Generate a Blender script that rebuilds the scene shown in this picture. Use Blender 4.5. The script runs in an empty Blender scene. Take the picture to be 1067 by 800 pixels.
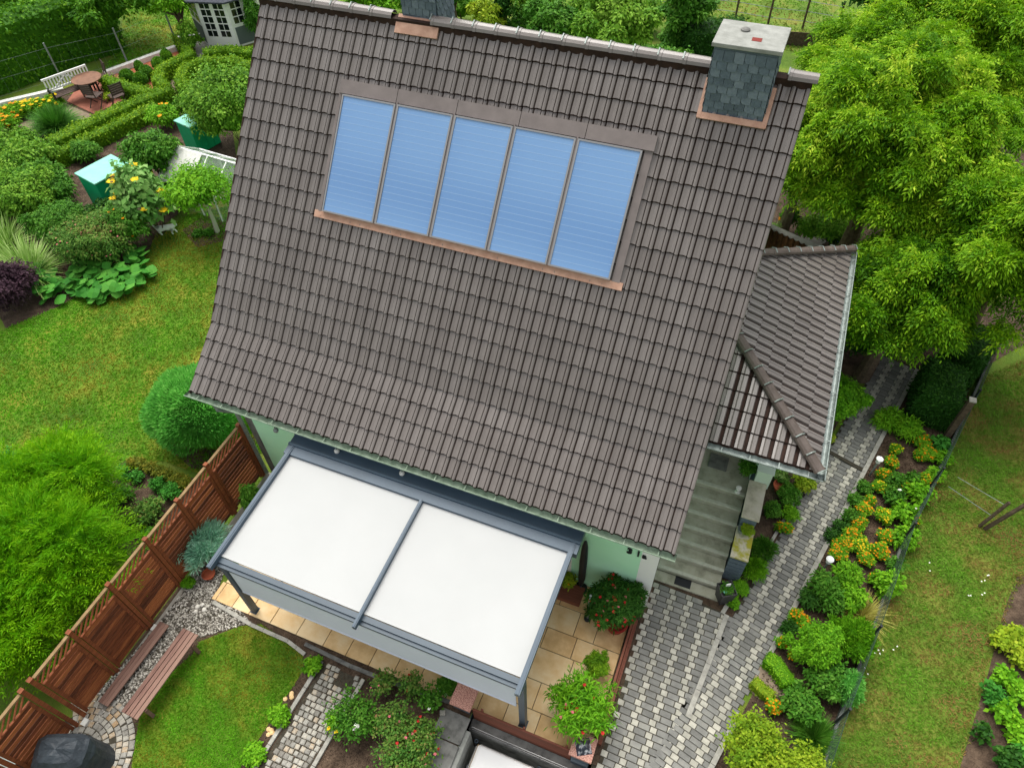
import bpy, bmesh, math, random
import numpy as np
from mathutils import Vector, Matrix
rng = np.random.default_rng(7)
random.seed(7)
scene = bpy.context.scene
COL = scene.collection
R_ = math.radians

# ------------------------------------------------------------------ camera
F = 744.0 / 1067.0
PITCH, YAW, ROLL = R_(49.112), R_(23.506), R_(-2.011)
CAM = np.array([0.05365333, -6.28731791, 13.48490757])
def cam_rows():
    f = np.array([-math.sin(YAW)*math.cos(PITCH), math.cos(YAW)*math.cos(PITCH), -math.sin(PITCH)])
    r = np.array([math.cos(YAW), math.sin(YAW), 0.0]); u = np.cross(r, f)
    c, s = math.cos(ROLL), math.sin(ROLL)
    return np.array([c*r+s*u, -s*r+c*u, f])
RM = cam_rows()
def G(u, v, z=0.0):
    """where the sight line through photo point (u, v) meets the level z: used to survey the plot"""
    d = RM.T @ np.array([(u-533.5)/744.0, -(v-400)/744.0, 1.0])
    t = (z-CAM[2])/d[2]
    p = CAM + t*d
    return (float(p[0]), float(p[1]), float(z))
def g2(u, v, z=0.0):
    return G(u, v, z)[:2]
def ppm(u, v, z=0.0):            # metres per pixel of the survey photo
    return float(np.linalg.norm(np.array(G(u, v, z))-CAM))/744.0*0.93
cd = bpy.data.cameras.new('camera'); cam = bpy.data.objects.new('camera', cd); COL.objects.link(cam)
cd.sensor_width = 36; cd.lens = 36*F; cd.clip_end = 800; cd.clip_start = .1
m = Matrix.Identity(4)
for i in range(3):
    m[i][0] = RM[0][i]; m[i][1] = RM[1][i]; m[i][2] = -RM[2][i]; m[i][3] = CAM[i]
cam.matrix_world = m
scene.camera = cam

# ------------------------------------------------------------------ light
w = bpy.data.worlds.new('World'); scene.world = w; w.use_nodes = True
nt = w.node_tree; bg = nt.nodes['Background']
sky = nt.nodes.new('ShaderNodeTexSky'); sky.sky_type = 'NISHITA'; sky.sun_disc = False
SUN_EL, SUN_AZ = R_(64), R_(325)        # azimuth clockwise from +Y
sky.sun_elevation = SUN_EL; sky.sun_rotation = SUN_AZ
sky.dust_density = 4.0; sky.air_density = 1.2; sky.ozone_density = 1.0
hs = nt.nodes.new('ShaderNodeHueSaturation'); hs.inputs['Saturation'].default_value = .16
nt.links.new(sky.outputs[0], hs.inputs['Color']); nt.links.new(hs.outputs[0], bg.inputs['Color'])
bg.inputs['Strength'].default_value = .148
sd = bpy.data.lights.new('sun', 'SUN'); sd.energy = 1.75; sd.angle = R_(50); sd.color = (1, .94, .85)
so = bpy.data.objects.new('sun', sd); COL.objects.link(so)
dv = Vector((math.sin(SUN_AZ)*math.cos(SUN_EL), math.cos(SUN_AZ)*math.cos(SUN_EL), math.sin(SUN_EL)))
so.rotation_euler = dv.to_track_quat('Z', 'Y').to_euler(); so.location = (0, 0, 30)
vs = scene.view_settings; vs.view_transform = 'Standard'; vs.look = 'None'; vs.gamma = 1; vs.use_curve_mapping = False
vs.exposure = .68

# ------------------------------------------------------------------ materials
def S(r, g, b, k=1.0):
    f = lambda c: ((c/255.0+.055)/1.055)**2.4 if c > 10 else c/255.0/12.92
    return (f(r)*k, f(g)*k, f(b)*k, 1)
MATS = {}
def M(name, cols, rough=.7, spec=.3, attr=False, nscale=None, namt=1.0, bump=None, trans=0, metal=0, ndetail=4, stretch=None, coat=0):
    mt = bpy.data.materials.new(name); mt.use_nodes = True
    n = mt.node_tree; L = n.links; b = n.nodes['Principled BSDF']
    b.inputs['Roughness'].default_value = rough; b.inputs['Specular IOR Level'].default_value = spec
    b.inputs['Metallic'].default_value = metal; b.inputs['Coat Weight'].default_value = coat
    tc = n.nodes.new('ShaderNodeTexCoord'); vec = tc.outputs['Object']
    if stretch:
        mp = n.nodes.new('ShaderNodeMapping'); mp.inputs['Scale'].default_value = stretch
        L.new(vec, mp.inputs['Vector']); vec = mp.outputs[0]
    fac = None
    if nscale:
        nz = n.nodes.new('ShaderNodeTexNoise'); nz.inputs['Scale'].default_value = nscale; nz.inputs['Detail'].default_value = ndetail
        nz.inputs['Roughness'].default_value = .6
        L.new(vec, nz.inputs['Vector']); fac = nz.outputs[0]
        mr = n.nodes.new('ShaderNodeMapRange'); mr.inputs['From Min'].default_value = .3; mr.inputs['From Max'].default_value = .7
        L.new(fac, mr.inputs['Value']); fac = mr.outputs[0]
    if attr:
        at = n.nodes.new('ShaderNodeAttribute'); at.attribute_name = 'v'
        if fac is not None:
            a = n.nodes.new('ShaderNodeMath'); a.operation = 'MULTIPLY_ADD'; a.inputs[1].default_value = namt; 
            s2 = n.nodes.new('ShaderNodeMath'); s2.operation = 'SUBTRACT'; s2.inputs[1].default_value = .5
            L.new(fac, s2.inputs[0]); L.new(s2.outputs[0], a.inputs[0]); L.new(at.outputs['Fac'], a.inputs[2]); fac = a.outputs[0]
        else: fac = at.outputs['Fac']
    if len(cols) > 1 and fac is not None:
        cr = n.nodes.new('ShaderNodeValToRGB'); e = cr.color_ramp.elements
        while len(e) < len(cols): e.new(.5)
        for i, c in enumerate(cols):
            e[i].position = i/(len(cols)-1); e[i].color = c
        L.new(fac, cr.inputs[0]); col = cr.outputs[0]; L.new(col, b.inputs['Base Color'])
    else:
        b.inputs['Base Color'].default_value = cols[0]; col = None
    if bump:
        nb = n.nodes.new('ShaderNodeTexNoise'); nb.inputs['Scale'].default_value = bump[0]; nb.inputs['Detail'].default_value = 5
        L.new(vec, nb.inputs['Vector']); bp = n.nodes.new('ShaderNodeBump'); bp.inputs['Strength'].default_value = bump[1]
        bp.inputs['Distance'].default_value = bump[2] if len(bump) > 2 else .02
        L.new(nb.outputs[0], bp.inputs['Height']); L.new(bp.outputs[0], b.inputs['Normal'])
    if trans:
        tr = n.nodes.new('ShaderNodeBsdfTranslucent'); mx = n.nodes.new('ShaderNodeMixShader'); mx.inputs[0].default_value = trans
        if col: L.new(col, tr.inputs['Color'])
        else: tr.inputs['Color'].default_value = cols[0]
        out = n.nodes['Material Output']; L.new(b.outputs[0], mx.inputs[1]); L.new(tr.outputs[0], mx.inputs[2]); L.new(mx.outputs[0], out.inputs[0])
    MATS[name] = mt
    return mt
def leafmat(name, *cols, rough=.6, trans=.25): return M(name, list(cols), rough=rough, spec=.14, attr=True, trans=trans)

# ------------------------------------------------------------------ mesh helpers
class MB:
    """collects shapes that become ONE mesh object"""
    def __init__(s): s.v = []; s.f = []; s.mi = []; s.a = []
    def add(s, vs, fs, mi=0, a=.5):
        o = len(s.v); s.v += [tuple(map(float, p)) for p in vs]
        s.f += [tuple(o+i for i in f) for f in fs]; s.mi += [mi]*len(fs); s.a += [a]*len(fs)
    def box(s, x0, y0, z0, x1, y1, z1, mi=0, a=.5, rot=None, at=None):
        vs = [(x, y, z) for z in (z0, z1) for y in (y0, y1) for x in (x0, x1)]
        if rot is not None:
            Rr = Matrix.Rotation(rot, 3, 'Z'); at = at or (0, 0, 0)
            vs = [tuple(Rr @ Vector(p) + Vector(at)) for p in vs]
        s.add(vs, [(0, 2, 3, 1), (4, 5, 7, 6), (0, 1, 5, 4), (2, 6, 7, 3), (0, 4, 6, 2), (1, 3, 7, 5)], mi, a)
    def bar(s, p, q, w_, h, up=(0, 0, 1), mi=0, a=.5):
        p, q, up = Vector(p), Vector(q), Vector(up); d = (q-p).normalized()
        if abs(d.dot(up)) > .98: up = Vector((1, 0, 0))
        sx = d.cross(up).normalized()*w_/2; sy = sx.cross(d).normalized()*h/2
        vs = [c+i*sx+j*sy for c in (p, q) for i, j in ((-1, -1), (1, -1), (1, 1), (-1, 1))]
        s.add(vs, [(3, 2, 1, 0), (4, 5, 6, 7), (0, 1, 5, 4), (1, 2, 6, 5), (2, 3, 7, 6), (3, 0, 4, 7)], mi, a)
    def tube(s, pts, rad, n=8, mi=0, a=.5, cap=True):
        pts = [Vector(p) for p in pts]
        if not hasattr(rad, '__len__'): rad = [rad]*len(pts)
        rings = []
        for i, p in enumerate(pts):
            d = (pts[min(i+1, len(pts)-1)]-pts[max(i-1, 0)]).normalized()
            up = Vector((0, 0, 1)) if abs(d.z) < .9 else Vector((1, 0, 0))
            sx = d.cross(up).normalized(); sy = sx.cross(d)
            rings.append([p+rad[i]*(math.cos(t)*sx+math.sin(t)*sy) for t in [2*math.pi*k/n for k in range(n)]])
        vs = [q for r in rings for q in r]; fs = []
        for i in range(len(pts)-1):
            for k in range(n): fs.append((i*n+k, i*n+(k+1) % n, (i+1)*n+(k+1) % n, (i+1)*n+k))
        if cap: fs += [tuple(range(n))[::-1], tuple((len(pts)-1)*n+k for k in range(n))]
        s.add(vs, fs, mi, a)
    def lathe(s, c, prof, n=20, mi=0, a=.5):
        vs = []; fs = []
        for r, z in prof:
            for k in range(n): vs.append((c[0]+r*math.cos(2*math.pi*k/n), c[1]+r*math.sin(2*math.pi*k/n), c[2]+z))
        for i in range(len(prof)-1):
            for k in range(n): fs.append((i*n+k, i*n+(k+1) % n, (i+1)*n+(k+1) % n, (i+1)*n+k))
        if prof[0][0] > 1e-4: fs.append(tuple(range(n))[::-1])
        if prof[-1][0] > 1e-4: fs.append(tuple((len(prof)-1)*n+k for k in range(n)))
        s.add(vs, fs, mi, a)
    def poly(s, pts, z0, z1, mi=0, a=.5):
        n = len(pts); ar = sum(pts[i][0]*pts[(i+1) % n][1]-pts[(i+1) % n][0]*pts[i][1] for i in range(n))
        if ar < 0: pts = pts[::-1]
        vs = [(p[0], p[1], z1) for p in pts]; fs = [tuple(range(n))]
        if z0 is not None and z0 < z1:
            vs += [(p[0], p[1], z0) for p in pts]
            fs += [(i, n+i, n+(i+1) % n, (i+1) % n) for i in range(n)]
        s.add(vs, fs, mi, a)
    def build(s, name, mats, parent=None, bevel=0, smooth=False):
        me = bpy.data.meshes.new(name); me.from_pydata(s.v, [], s.f); me.update()
        if not isinstance(mats, (list, tuple)): mats = [mats]
        for x in mats: me.materials.append(x)
        me.polygons.foreach_set('material_index', s.mi)
        at = me.attributes.new('v', 'FLOAT', 'FACE'); at.data.foreach_set('value', np.array(s.a, dtype=np.float32))
        if smooth: me.polygons.foreach_set('use_smooth', [True]*len(me.polygons))
        o = bpy.data.objects.new(name, me); COL.objects.link(o)
        if parent: o.parent = parent
        if bevel:
            b = o.modifiers.new('bevel', 'BEVEL'); b.width = bevel; b.segments = 2; b.limit_method = 'ANGLE'
        return o
def quads(name, V, v, mat, parent=None, mi=None):
    """V: (n, 4, 3) corner array -> one mesh of n quads, v per face"""
    n = len(V); me = bpy.data.meshes.new(name)
    me.vertices.add(n*4); me.vertices.foreach_set('co', np.ascontiguousarray(V, dtype=np.float32).ravel())
    me.loops.add(n*4); me.loops.foreach_set('vertex_index', np.arange(n*4, dtype=np.int32))
    me.polygons.add(n); me.polygons.foreach_set('loop_start', np.arange(0, n*4, 4, dtype=np.int32))
    me.update(calc_edges=True)
    at = me.attributes.new('v', 'FLOAT', 'FACE'); at.data.foreach_set('value', np.ascontiguousarray(v, dtype=np.float32))
    me.materials.append(mat)
    o = bpy.data.objects.new(name, me); COL.objects.link(o)
    if parent: o.parent = parent
    return o
def tag(o, label=None, cat=None, group=None, kind=None):
    if label: o['label'] = label
    if cat: o['category'] = cat
    if group: o['group'] = group
    if kind: o['kind'] = kind
    return o
def empty(name, loc, label, cat, group=None, rz=0):
    o = bpy.data.objects.new(name, None); COL.objects.link(o); o.location = loc; o.rotation_euler = (0, 0, rz); o.empty_display_size = .2
    return tag(o, label, cat, group)
def copy_tree(o, parent=None):
    c = o.copy(); COL.objects.link(c); c.parent = parent
    for ch in [x for x in bpy.data.objects if x.parent == o]: copy_tree(ch, c)
    return c
def hull(P, d=0): return P
def inside(P, poly):
    x, y = P[:, 0], P[:, 1]; r = np.zeros(len(P), bool); n = len(poly)
    for i in range(n):
        x0, y0 = poly[i][:2]; x1, y1 = poly[(i+1) % n][:2]
        if y0 == y1: continue
        c = ((y0 > y) != (y1 > y)) & (x < (x1-x0)*(y-y0)/(y1-y0)+x0); r ^= c
    return r
def wob(x, y, z=0, s=1.0, seed=0):
    """cheap smooth noise in 0..1"""
    r = np.random.default_rng(seed); t = 0
    for k in range(6):
        a = r.normal(size=3)*s*(1+.7*k); p = r.uniform(0, 6.28); t = t+np.sin(a[0]*x+a[1]*y+a[2]*z+p)/(1+.5*k)
    return np.clip(.5+t/5.0, 0, 1)

# ------------------------------------------------------------------ foliage
def unit(a): return a/np.maximum(np.linalg.norm(a, axis=-1, keepdims=True), 1e-9)
def sample_blobs(blobs, n, low=-.35, depth=.3):
    B = np.array(blobs, float); wgt = (B[:, 3]*B[:, 4]+B[:, 3]*B[:, 5]); wgt = wgt/wgt.sum()
    k = rng.choice(len(B), n, p=wgt); d = unit(rng.normal(size=(n, 3)))
    bad = d[:, 2] < low; d[bad, 2] *= -1
    r = 1-np.abs(rng.normal(size=n))*depth*.6; r = np.clip(r, .15, 1.1)
    r *= 1+depth*.55*np.sin(d[:, 0]*7+B[k, 0]*3)*np.sin(d[:, 1]*6+B[k, 1]*2)+depth*.3*np.sin(d[:, 0]*13+d[:, 2]*11+k)
    P = B[k, :3]+d*r[:, None]*B[k, 3:6]
    out = unit(d/B[k, 3:6])
    return P, out, k, d
def leafquads(P, T, Nn, L, W, droop=.25):
    Sd = unit(np.cross(T, Nn)); L = np.asarray(L)[:, None]; W = np.asarray(W)[:, None]
    dz = np.array([0, 0, -1.0])*droop*L
    a = P; b = P+T*L*.5+Sd*W*.5; c = P+T*L+dz; d = P+T*L*.5-Sd*W*.5
    return np.stack([a, b, c, d], 1)
def foliage(name, blobs, n, L, W, mat, parent=None, kind='leaf', droop=.25, low=-.35, depth=.3, K=5, core=.72, vmul=1.0, vadd=0.0, up=.5):
    P, out, k, d = sample_blobs(blobs, n, low, depth)
    bv = rng.uniform(-.12, .12, len(blobs))
    v = .5+bv[k]+.45*(wob(P[:, 0], P[:, 1], P[:, 2], 2.2/max(.3, blobs[0][3]), 3)-.5)+rng.normal(size=n)*.14
    rnd = unit(rng.normal(size=(n, 3)))
    Nn = unit(out+rnd*.7+np.array([0, 0, up]))
    if kind == 'leaf':
        T = unit(np.cross(Nn, unit(rng.normal(size=(n, 3))))+out*.35)
        l = L*rng.uniform(.6, 1.25, n); V = leafquads(P, T, Nn, l, l*W/L, droop)
    elif kind == 'spray':                       # leaflets along a hanging rachis
        T = unit(out*np.array([1, 1, .35])+rnd*.55+np.array([0, 0, .12])); RL = L*2.6
        sd = unit(np.cross(T, np.tile([0, 0, 1.0], (n, 1)))+1e-6); up_ = unit(np.cross(sd, T))
        Vs = []; vv = []
        for i in range(K):
            t = (i+.6)/K
            q = P+T*RL*t+np.array([0, 0, -1.0])*RL*.55*t*t
            for sg in ((-1, 1) if i < K-1 else (0,)):
                tt = unit(T*(.55 if sg else 1)+sd*sg*.9+np.array([0, 0, -.35])+rng.normal(size=(n, 3))*.18)
                l = L*rng.uniform(.7, 1.2, n); Vs.append(leafquads(q, tt, unit(up_+rng.normal(size=(n, 3))*.35), l, l*W/L, droop)); vv.append(v+rng.normal(size=n)*.05+.1*t)
        V = np.concatenate(Vs); v = np.concatenate(vv)
    elif kind == 'blade':                       # needles and plumes growing outwards / upwards
        T = unit(out+rnd*.35+np.array([0, 0, up])); l = L*rng.uniform(.5, 1.3, n); V = leafquads(P, T, unit(rnd), l, l*W/L, droop)
    if core:
        cv = []; cvv = []
        for b in blobs:
            bm = bmesh.new(); bmesh.ops.create_icosphere(bm, subdivisions=2, radius=1)
            for f in bm.faces:
                q = [np.array(x.co)*(core*(1+.08*math.sin(9*x.co[0]+7*x.co[1])))*np.array(b[3:6])+np.array(b[:3]) for x in f.verts]
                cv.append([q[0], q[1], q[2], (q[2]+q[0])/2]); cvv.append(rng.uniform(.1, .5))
            bm.free()
        V = np.concatenate([V, np.array(cv)]); v = np.concatenate([v, cvv])
    return quads(name, V, np.clip(v*vmul+vadd, 0, 1), mat, parent)
def blades(name, C0, n, L, W, mat, parent=None, spread=.8, seg=3, r0=.05):
    """arching grass blades from a tuft"""
    a = rng.uniform(0, 6.283, n); e = rng.uniform(.15, spread, n); l = L*rng.uniform(.6, 1.15, n)
    hd = np.stack([np.cos(a), np.sin(a), 0*a], 1); base = np.array(C0)+hd*(r0*rng.uniform(0, 1, n))[:, None]
    sd = np.stack([-np.sin(a), np.cos(a), 0*a], 1); V = []; prev = base; v = rng.uniform(.1, .9, n); vv = []
    for i in range(seg):
        t = (i+1)/seg; q = base+hd*(l*np.sin(e)*t*(1+.25*t))[:, None]+np.array([0, 0, 1.0])*(l*(np.cos(e)*t-.45*np.sin(e)*t*t))[:, None]
        w0 = W*(1-.75*i/seg)/2; w1 = W*(1-.75*(i+1)/seg)/2 if i < seg-1 else .001
        V.append(np.stack([prev-sd*w0, prev+sd*w0, q+sd*w1, q-sd*w1], 1)); vv.append(v); prev = q
    return quads(name, np.concatenate(V), np.concatenate(vv), mat, parent)
def flowers(name, P, r, mat, parent=None, petals=6, cup=.3, mat_c=None):
    """small open blossoms, petals as little quads facing mostly up"""
    P = np.array(P); n = len(P); Vs = []; vv = []
    for k in range(petals):
        a = 6.283*k/petals+rng.uniform(0, .3, n); T = np.stack([np.cos(a), np.sin(a), 0*a+cup], 1)+rng.normal(size=(n, 3))*.12
        rr = r*rng.uniform(.8, 1.2, n); Vs.append(leafquads(P, unit(T), np.tile([0, 0, 1.0], (n, 1)), rr, rr*.95, .1)); vv.append(rng.uniform(.1, .9, n))
    return quads(name, np.concatenate(Vs), np.concatenate(vv), mat, parent)
def lumps(r, h, nb=6, z0=0, seed=0, sx=1.0, sy=1.0):
    """sub-blobs making one uneven crown over the local origin"""
    q = np.random.default_rng(seed); B = [(0, 0, z0+h*.5, r*.78*sx, r*.78*sy, h*.48)]
    for i in range(nb):
        a = 6.283*(i+q.uniform(-.3, .3))/nb; k = q.uniform(.42, .62); rr = r*q.uniform(.34, .5)
        B.append((math.cos(a)*r*k*sx, math.sin(a)*r*k*sy, z0+h*q.uniform(.4, .72), rr*sx, rr*sy, min(rr, h*.4)))
    B.append((q.uniform(-.2, .2)*r, q.uniform(-.2, .2)*r, z0+h*.75, r*.4, r*.4, h*.27))
    return B
# ------------------------------------------------------------------ palette
m_tile = M('clay_tile', [S(82,75,70), S(103,96,91), S(124,118,114)], rough=.32, spec=.75, attr=True, nscale=1.3, ndetail=14, namt=.34, bump=(60, .12, .01))
m_tdark = M('tile_joint', [S(36,25,20), S(60,42,34)], rough=.9, nscale=8)  # dark brown: groove dirt plus joint shadow painted on the tiles; also roof boards
m_mint = M('mint_render', [S(186,244,202), S(196,247,210)], rough=.9, spec=.15, nscale=1.2, bump=(90, .25, .01))
m_white = M('white_paint', [S(240,241,238)], rough=.6)
m_offw = M('white_stone', [S(200,200,192), S(228,228,222)], rough=.8, nscale=9)
m_zinc = M('weathered_zinc', [S(112,122,118), S(150,160,156)], rough=.5, nscale=14, metal=.35)
m_zincg = M('mossy_zinc', [S(96,116,96), S(134,150,132)], rough=.7, nscale=9)
m_copper = M('lead_apron', [S(168,128,108), S(196,158,136)], rough=.65, nscale=7, bump=(20, .2))
m_flash = M('brown_flashing', [S(112,104,101), S(126,117,114)], rough=.55, nscale=4)
m_slate = M('slate_shingle', [S(68,80,88), S(94,108,118), S(122,134,142)], rough=.55, attr=True, nscale=20, namt=.3)
m_conc = M('concrete', [S(128,130,124), S(156,158,152)], rough=.9, nscale=6, bump=(60, .2))
m_concd = M('dark_concrete', [S(70,70,68), S(112,112,108), S(128,128,124)], rough=.8, nscale=5)
m_frame = M('alu_frame', [S(150,150,150)], rough=.4, metal=.6)
m_flue = M('flue_brick', [S(120,48,40)], rough=.9)
m_steel = M('blue_grey_metal', [S(60,77,91), S(68,86,101)], rough=.45, nscale=2, spec=.4)
m_dsteel = M('dark_grey_metal', [S(56,70,82), S(62,78,90)], rough=.45, nscale=2, spec=.4)
m_fabric = M('awning_fabric', [S(173,175,174), S(178,180,179)], rough=.85, nscale=.8, ndetail=10)
m_screen = M('screen_fabric', [S(214,218,230), S(220,224,236)], rough=.8, nscale=1.5)
m_black = M('black_plastic', [S(34,36,40)], rough=.5)
m_wood = M('brown_fence_wood', [S(84,44,26), S(132,72,42), S(168,100,58)], rough=.7, attr=True, nscale=5, namt=.6, stretch=(6, .7, 6))
m_woodtop = M('weathered_rail', [S(120,96,66), S(148,124,88)], rough=.85, nscale=8)
m_redw = M('red_board', [S(104,58,44), S(140,86,66)], rough=.7, attr=True, nscale=6, namt=.6, stretch=(.6, 8, 8))
m_benchw = M('bench_wood', [S(94,66,58), S(128,98,86), S(140,112,98)], rough=.75, attr=True, nscale=6, namt=.6, stretch=(8, .6, 8))
m_granite = M('red_granite', [S(120,74,62), S(190,138,122), S(214,172,156)], rough=.6, nscale=60, ndetail=2)
m_sand = M('sandstone_tile', [S(206,168,116), S(226,192,140), S(234,208,164)], rough=.75, attr=True, nscale=3.2, namt=.9, bump=(30, .15))
m_joint = M('joint_sand', [S(92,80,62), S(112,98,78)], rough=.95, nscale=20)
m_paver = M('paver', [S(108,108,104), S(130,130,125), S(158,156,144), S(190,187,174)], rough=.85, attr=True, nscale=5, ndetail=12, namt=.34, bump=(90, .25))
m_sett = M('granite_sett', [S(120,116,108), S(150,148,140), S(176,172,160), S(168,140,104)], rough=.85, attr=True, nscale=30, namt=.25, bump=(60, .3))
m_dark = M('dark_joint', [S(52,48,40), S(74,70,58)], rough=.95, nscale=15)
m_kerb = M('kerb_concrete', [S(140,138,130), S(176,174,164)], rough=.9, nscale=8, bump=(50, .3))
m_soil = M('garden_soil', [S(56,44,34), S(80,65,52), S(104,87,71)], rough=.95, nscale=4, ndetail=10, bump=(18, .9, .06))
m_soild = M('path_soil', [S(120,106,90), S(150,134,114)], rough=.95, nscale=5, bump=(30, .5))
m_brickm = M('brick_mulch', [S(150,84,60), S(196,116,84)], rough=.9, nscale=30)
m_redtile = M('terracotta_paving', [S(134,80,64), S(168,108,88)], rough=.8, attr=True, nscale=6, namt=.5)
m_pebble = M('pebbles', [S(80,75,68), S(132,127,118), S(172,167,156), S(214,210,200)], rough=.8, attr=True)
m_grassg = M('lawn_ground', [S(60,92,16), S(84,120,22), S(128,126,40)], rough=.95, nscale=1.1, ndetail=12, bump=(40, .7, .03))
m_meadowg = M('meadow_ground', [S(72,100,28), S(94,120,36), S(128,124,56)], rough=.95, nscale=.8, ndetail=12, bump=(40, .7, .03))
m_bark = M('bark', [S(70,58,46), S(104,90,74)], rough=.95, nscale=12, bump=(30, .6))
m_barkw = M('pale_bark', [S(180,176,160)], rough=.9)
m_terra = M('terracotta_pot', [S(150,72,48), S(176,92,64)], rough=.8, nscale=8)
m_redpot = M('red_plastic_pot', [S(150,44,36)], rough=.5)
m_glass = M('collector_glass', [S(86,128,180), S(112,152,198), S(152,186,214)], rough=.14, spec=.7, nscale=.32, ndetail=1, coat=.3)
m_line = M('collector_seam', [S(140,172,206)], rough=.4)
m_pane = M('dark_window_glass', [S(24,30,34)], rough=.12, spec=.6)
m_green = M('green_box_panel', [S(10,146,96), S(18,164,110)], rough=.5, nscale=3)
m_mintlid = M('mint_lid', [S(120,196,172), S(136,206,184)], rough=.5, nscale=3)
m_cloth = M('white_cloth', [S(240,240,238)], rough=.9)
m_moss = M('mossy_stone', [S(150,150,120), S(196,188,168), S(160,156,60), S(176,164,40)], rough=.9, nscale=4)
m_nose = M('step_nosing', [S(172,172,156), S(192,192,178)], rough=.9, nscale=12)
m_cap = M('hip_cap_tile', [S(78,68,62), S(100,90,84)], rough=.6, nscale=5)
m_step = M('step_concrete', [S(136,135,118), S(166,164,146), S(178,176,160)], rough=.9, nscale=5, ndetail=10, bump=(80, .3))
m_greywall = M('grey_shingle', [S(96,108,108)], rough=.8)
m_terracefloor = m_redtile
# leaves
L_walnut = leafmat('walnut_leaf', S(42,86,8), S(88,142,14), S(136,182,26), S(190,212,60), trans=.32)
L_apple = leafmat('apple_leaf', S(50,92,22), S(84,136,30), S(122,168,48), S(150,188,70))
L_hedge = leafmat('hedge_leaf', S(40,88,14), S(74,130,20), S(122,172,36))
L_box = leafmat('box_leaf', S(54,92,14), S(98,144,22), S(142,176,34))
L_dark = leafmat('dark_leaf', S(26,62,18), S(48,94,28), S(74,122,40))
L_bright = leafmat('bright_leaf', S(64,122,16), S(104,166,26), S(146,198,44))
L_mid = leafmat('mid_leaf', S(44,90,22), S(72,128,32), S(112,160,56))
L_thuja = leafmat('thuja_leaf', S(76,150,60), S(118,196,84), S(168,224,120), trans=.45)
L_feather = leafmat('feather_leaf', S(54,118,6), S(96,162,10), S(146,196,24), trans=.35)
L_blue = leafmat('blue_spruce', S(112,172,146), S(156,208,182), S(198,232,212), trans=.45)
L_purple = leafmat('purple_leaf', S(48,34,44), S(70,48,60), S(92,66,78))
L_lime = leafmat('variegated_leaf', S(98,146,50), S(150,186,90), S(200,220,150))
L_grassb = leafmat('grass_blade', S(146,134,40), S(106,132,24), S(82,142,20), S(104,170,30), trans=.3)
L_meadow = leafmat('meadow_blade', S(156,122,74), S(138,128,62), S(98,136,38), S(108,160,42), trans=.3)
L_squash = leafmat('squash_leaf', S(40,104,32), S(66,136,44), S(96,162,60))
L_rose = leafmat('rose_leaf', S(44,88,30), S(76,124,44), S(112,146,60), S(140,104,70))
L_yellowg = leafmat('yellow_green_leaf', S(96,136,24), S(142,170,36), S(178,190,52))
L_straw = leafmat('straw_blade', S(150,150,60), S(190,184,90), S(206,200,120))
P_orange = leafmat('orange_petal', S(206,112,10), S(228,146,14), S(238,176,24), trans=.15)
P_yellow = leafmat('yellow_petal', S(220,182,20), S(236,208,40), trans=.15)
P_red = leafmat('red_petal', S(160,24,24), S(196,52,48), trans=.15)
P_white = leafmat('white_petal', S(226,226,214), S(240,240,232), trans=.15)
P_pink = leafmat('pink_petal', S(190,90,100), S(214,130,130), trans=.15)
P_blue = leafmat('blue_petal', S(90,120,200), S(130,150,220), trans=.15)

# ------------------------------------------------------------------ ground
PIT = (-2.36, -7.5, -.12, -3.04)        # sunken yard x0, y0, x1, y1
def struct(o, name=None): o['kind'] = 'structure'; return o
b = MB(); B = 260
X0, Y0, X1, Y1 = PIT
for x0, y0, x1, y1 in ((-B, -40, X0, B), (X1, -40, B, B), (X0, Y1, X1, B), (X0, -40, X1, Y0)):
    b.add([(x0, y0, -.012), (x1, y0, -.012), (x1, y1, -.012), (x0, y1, -.012)], [(0, 1, 2, 3)])
struct(b.build('ground', m_meadowg))
def sheet(name, poly, z, mat, thick=.0):
    b = MB(); b.poly([p[:2] for p in poly], z-thick if thick else None, z, 0, .5); return struct(b.build(name, mat))
def px(*uv, z=0): return [g2(u, v, z) for u, v in uv]

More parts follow.
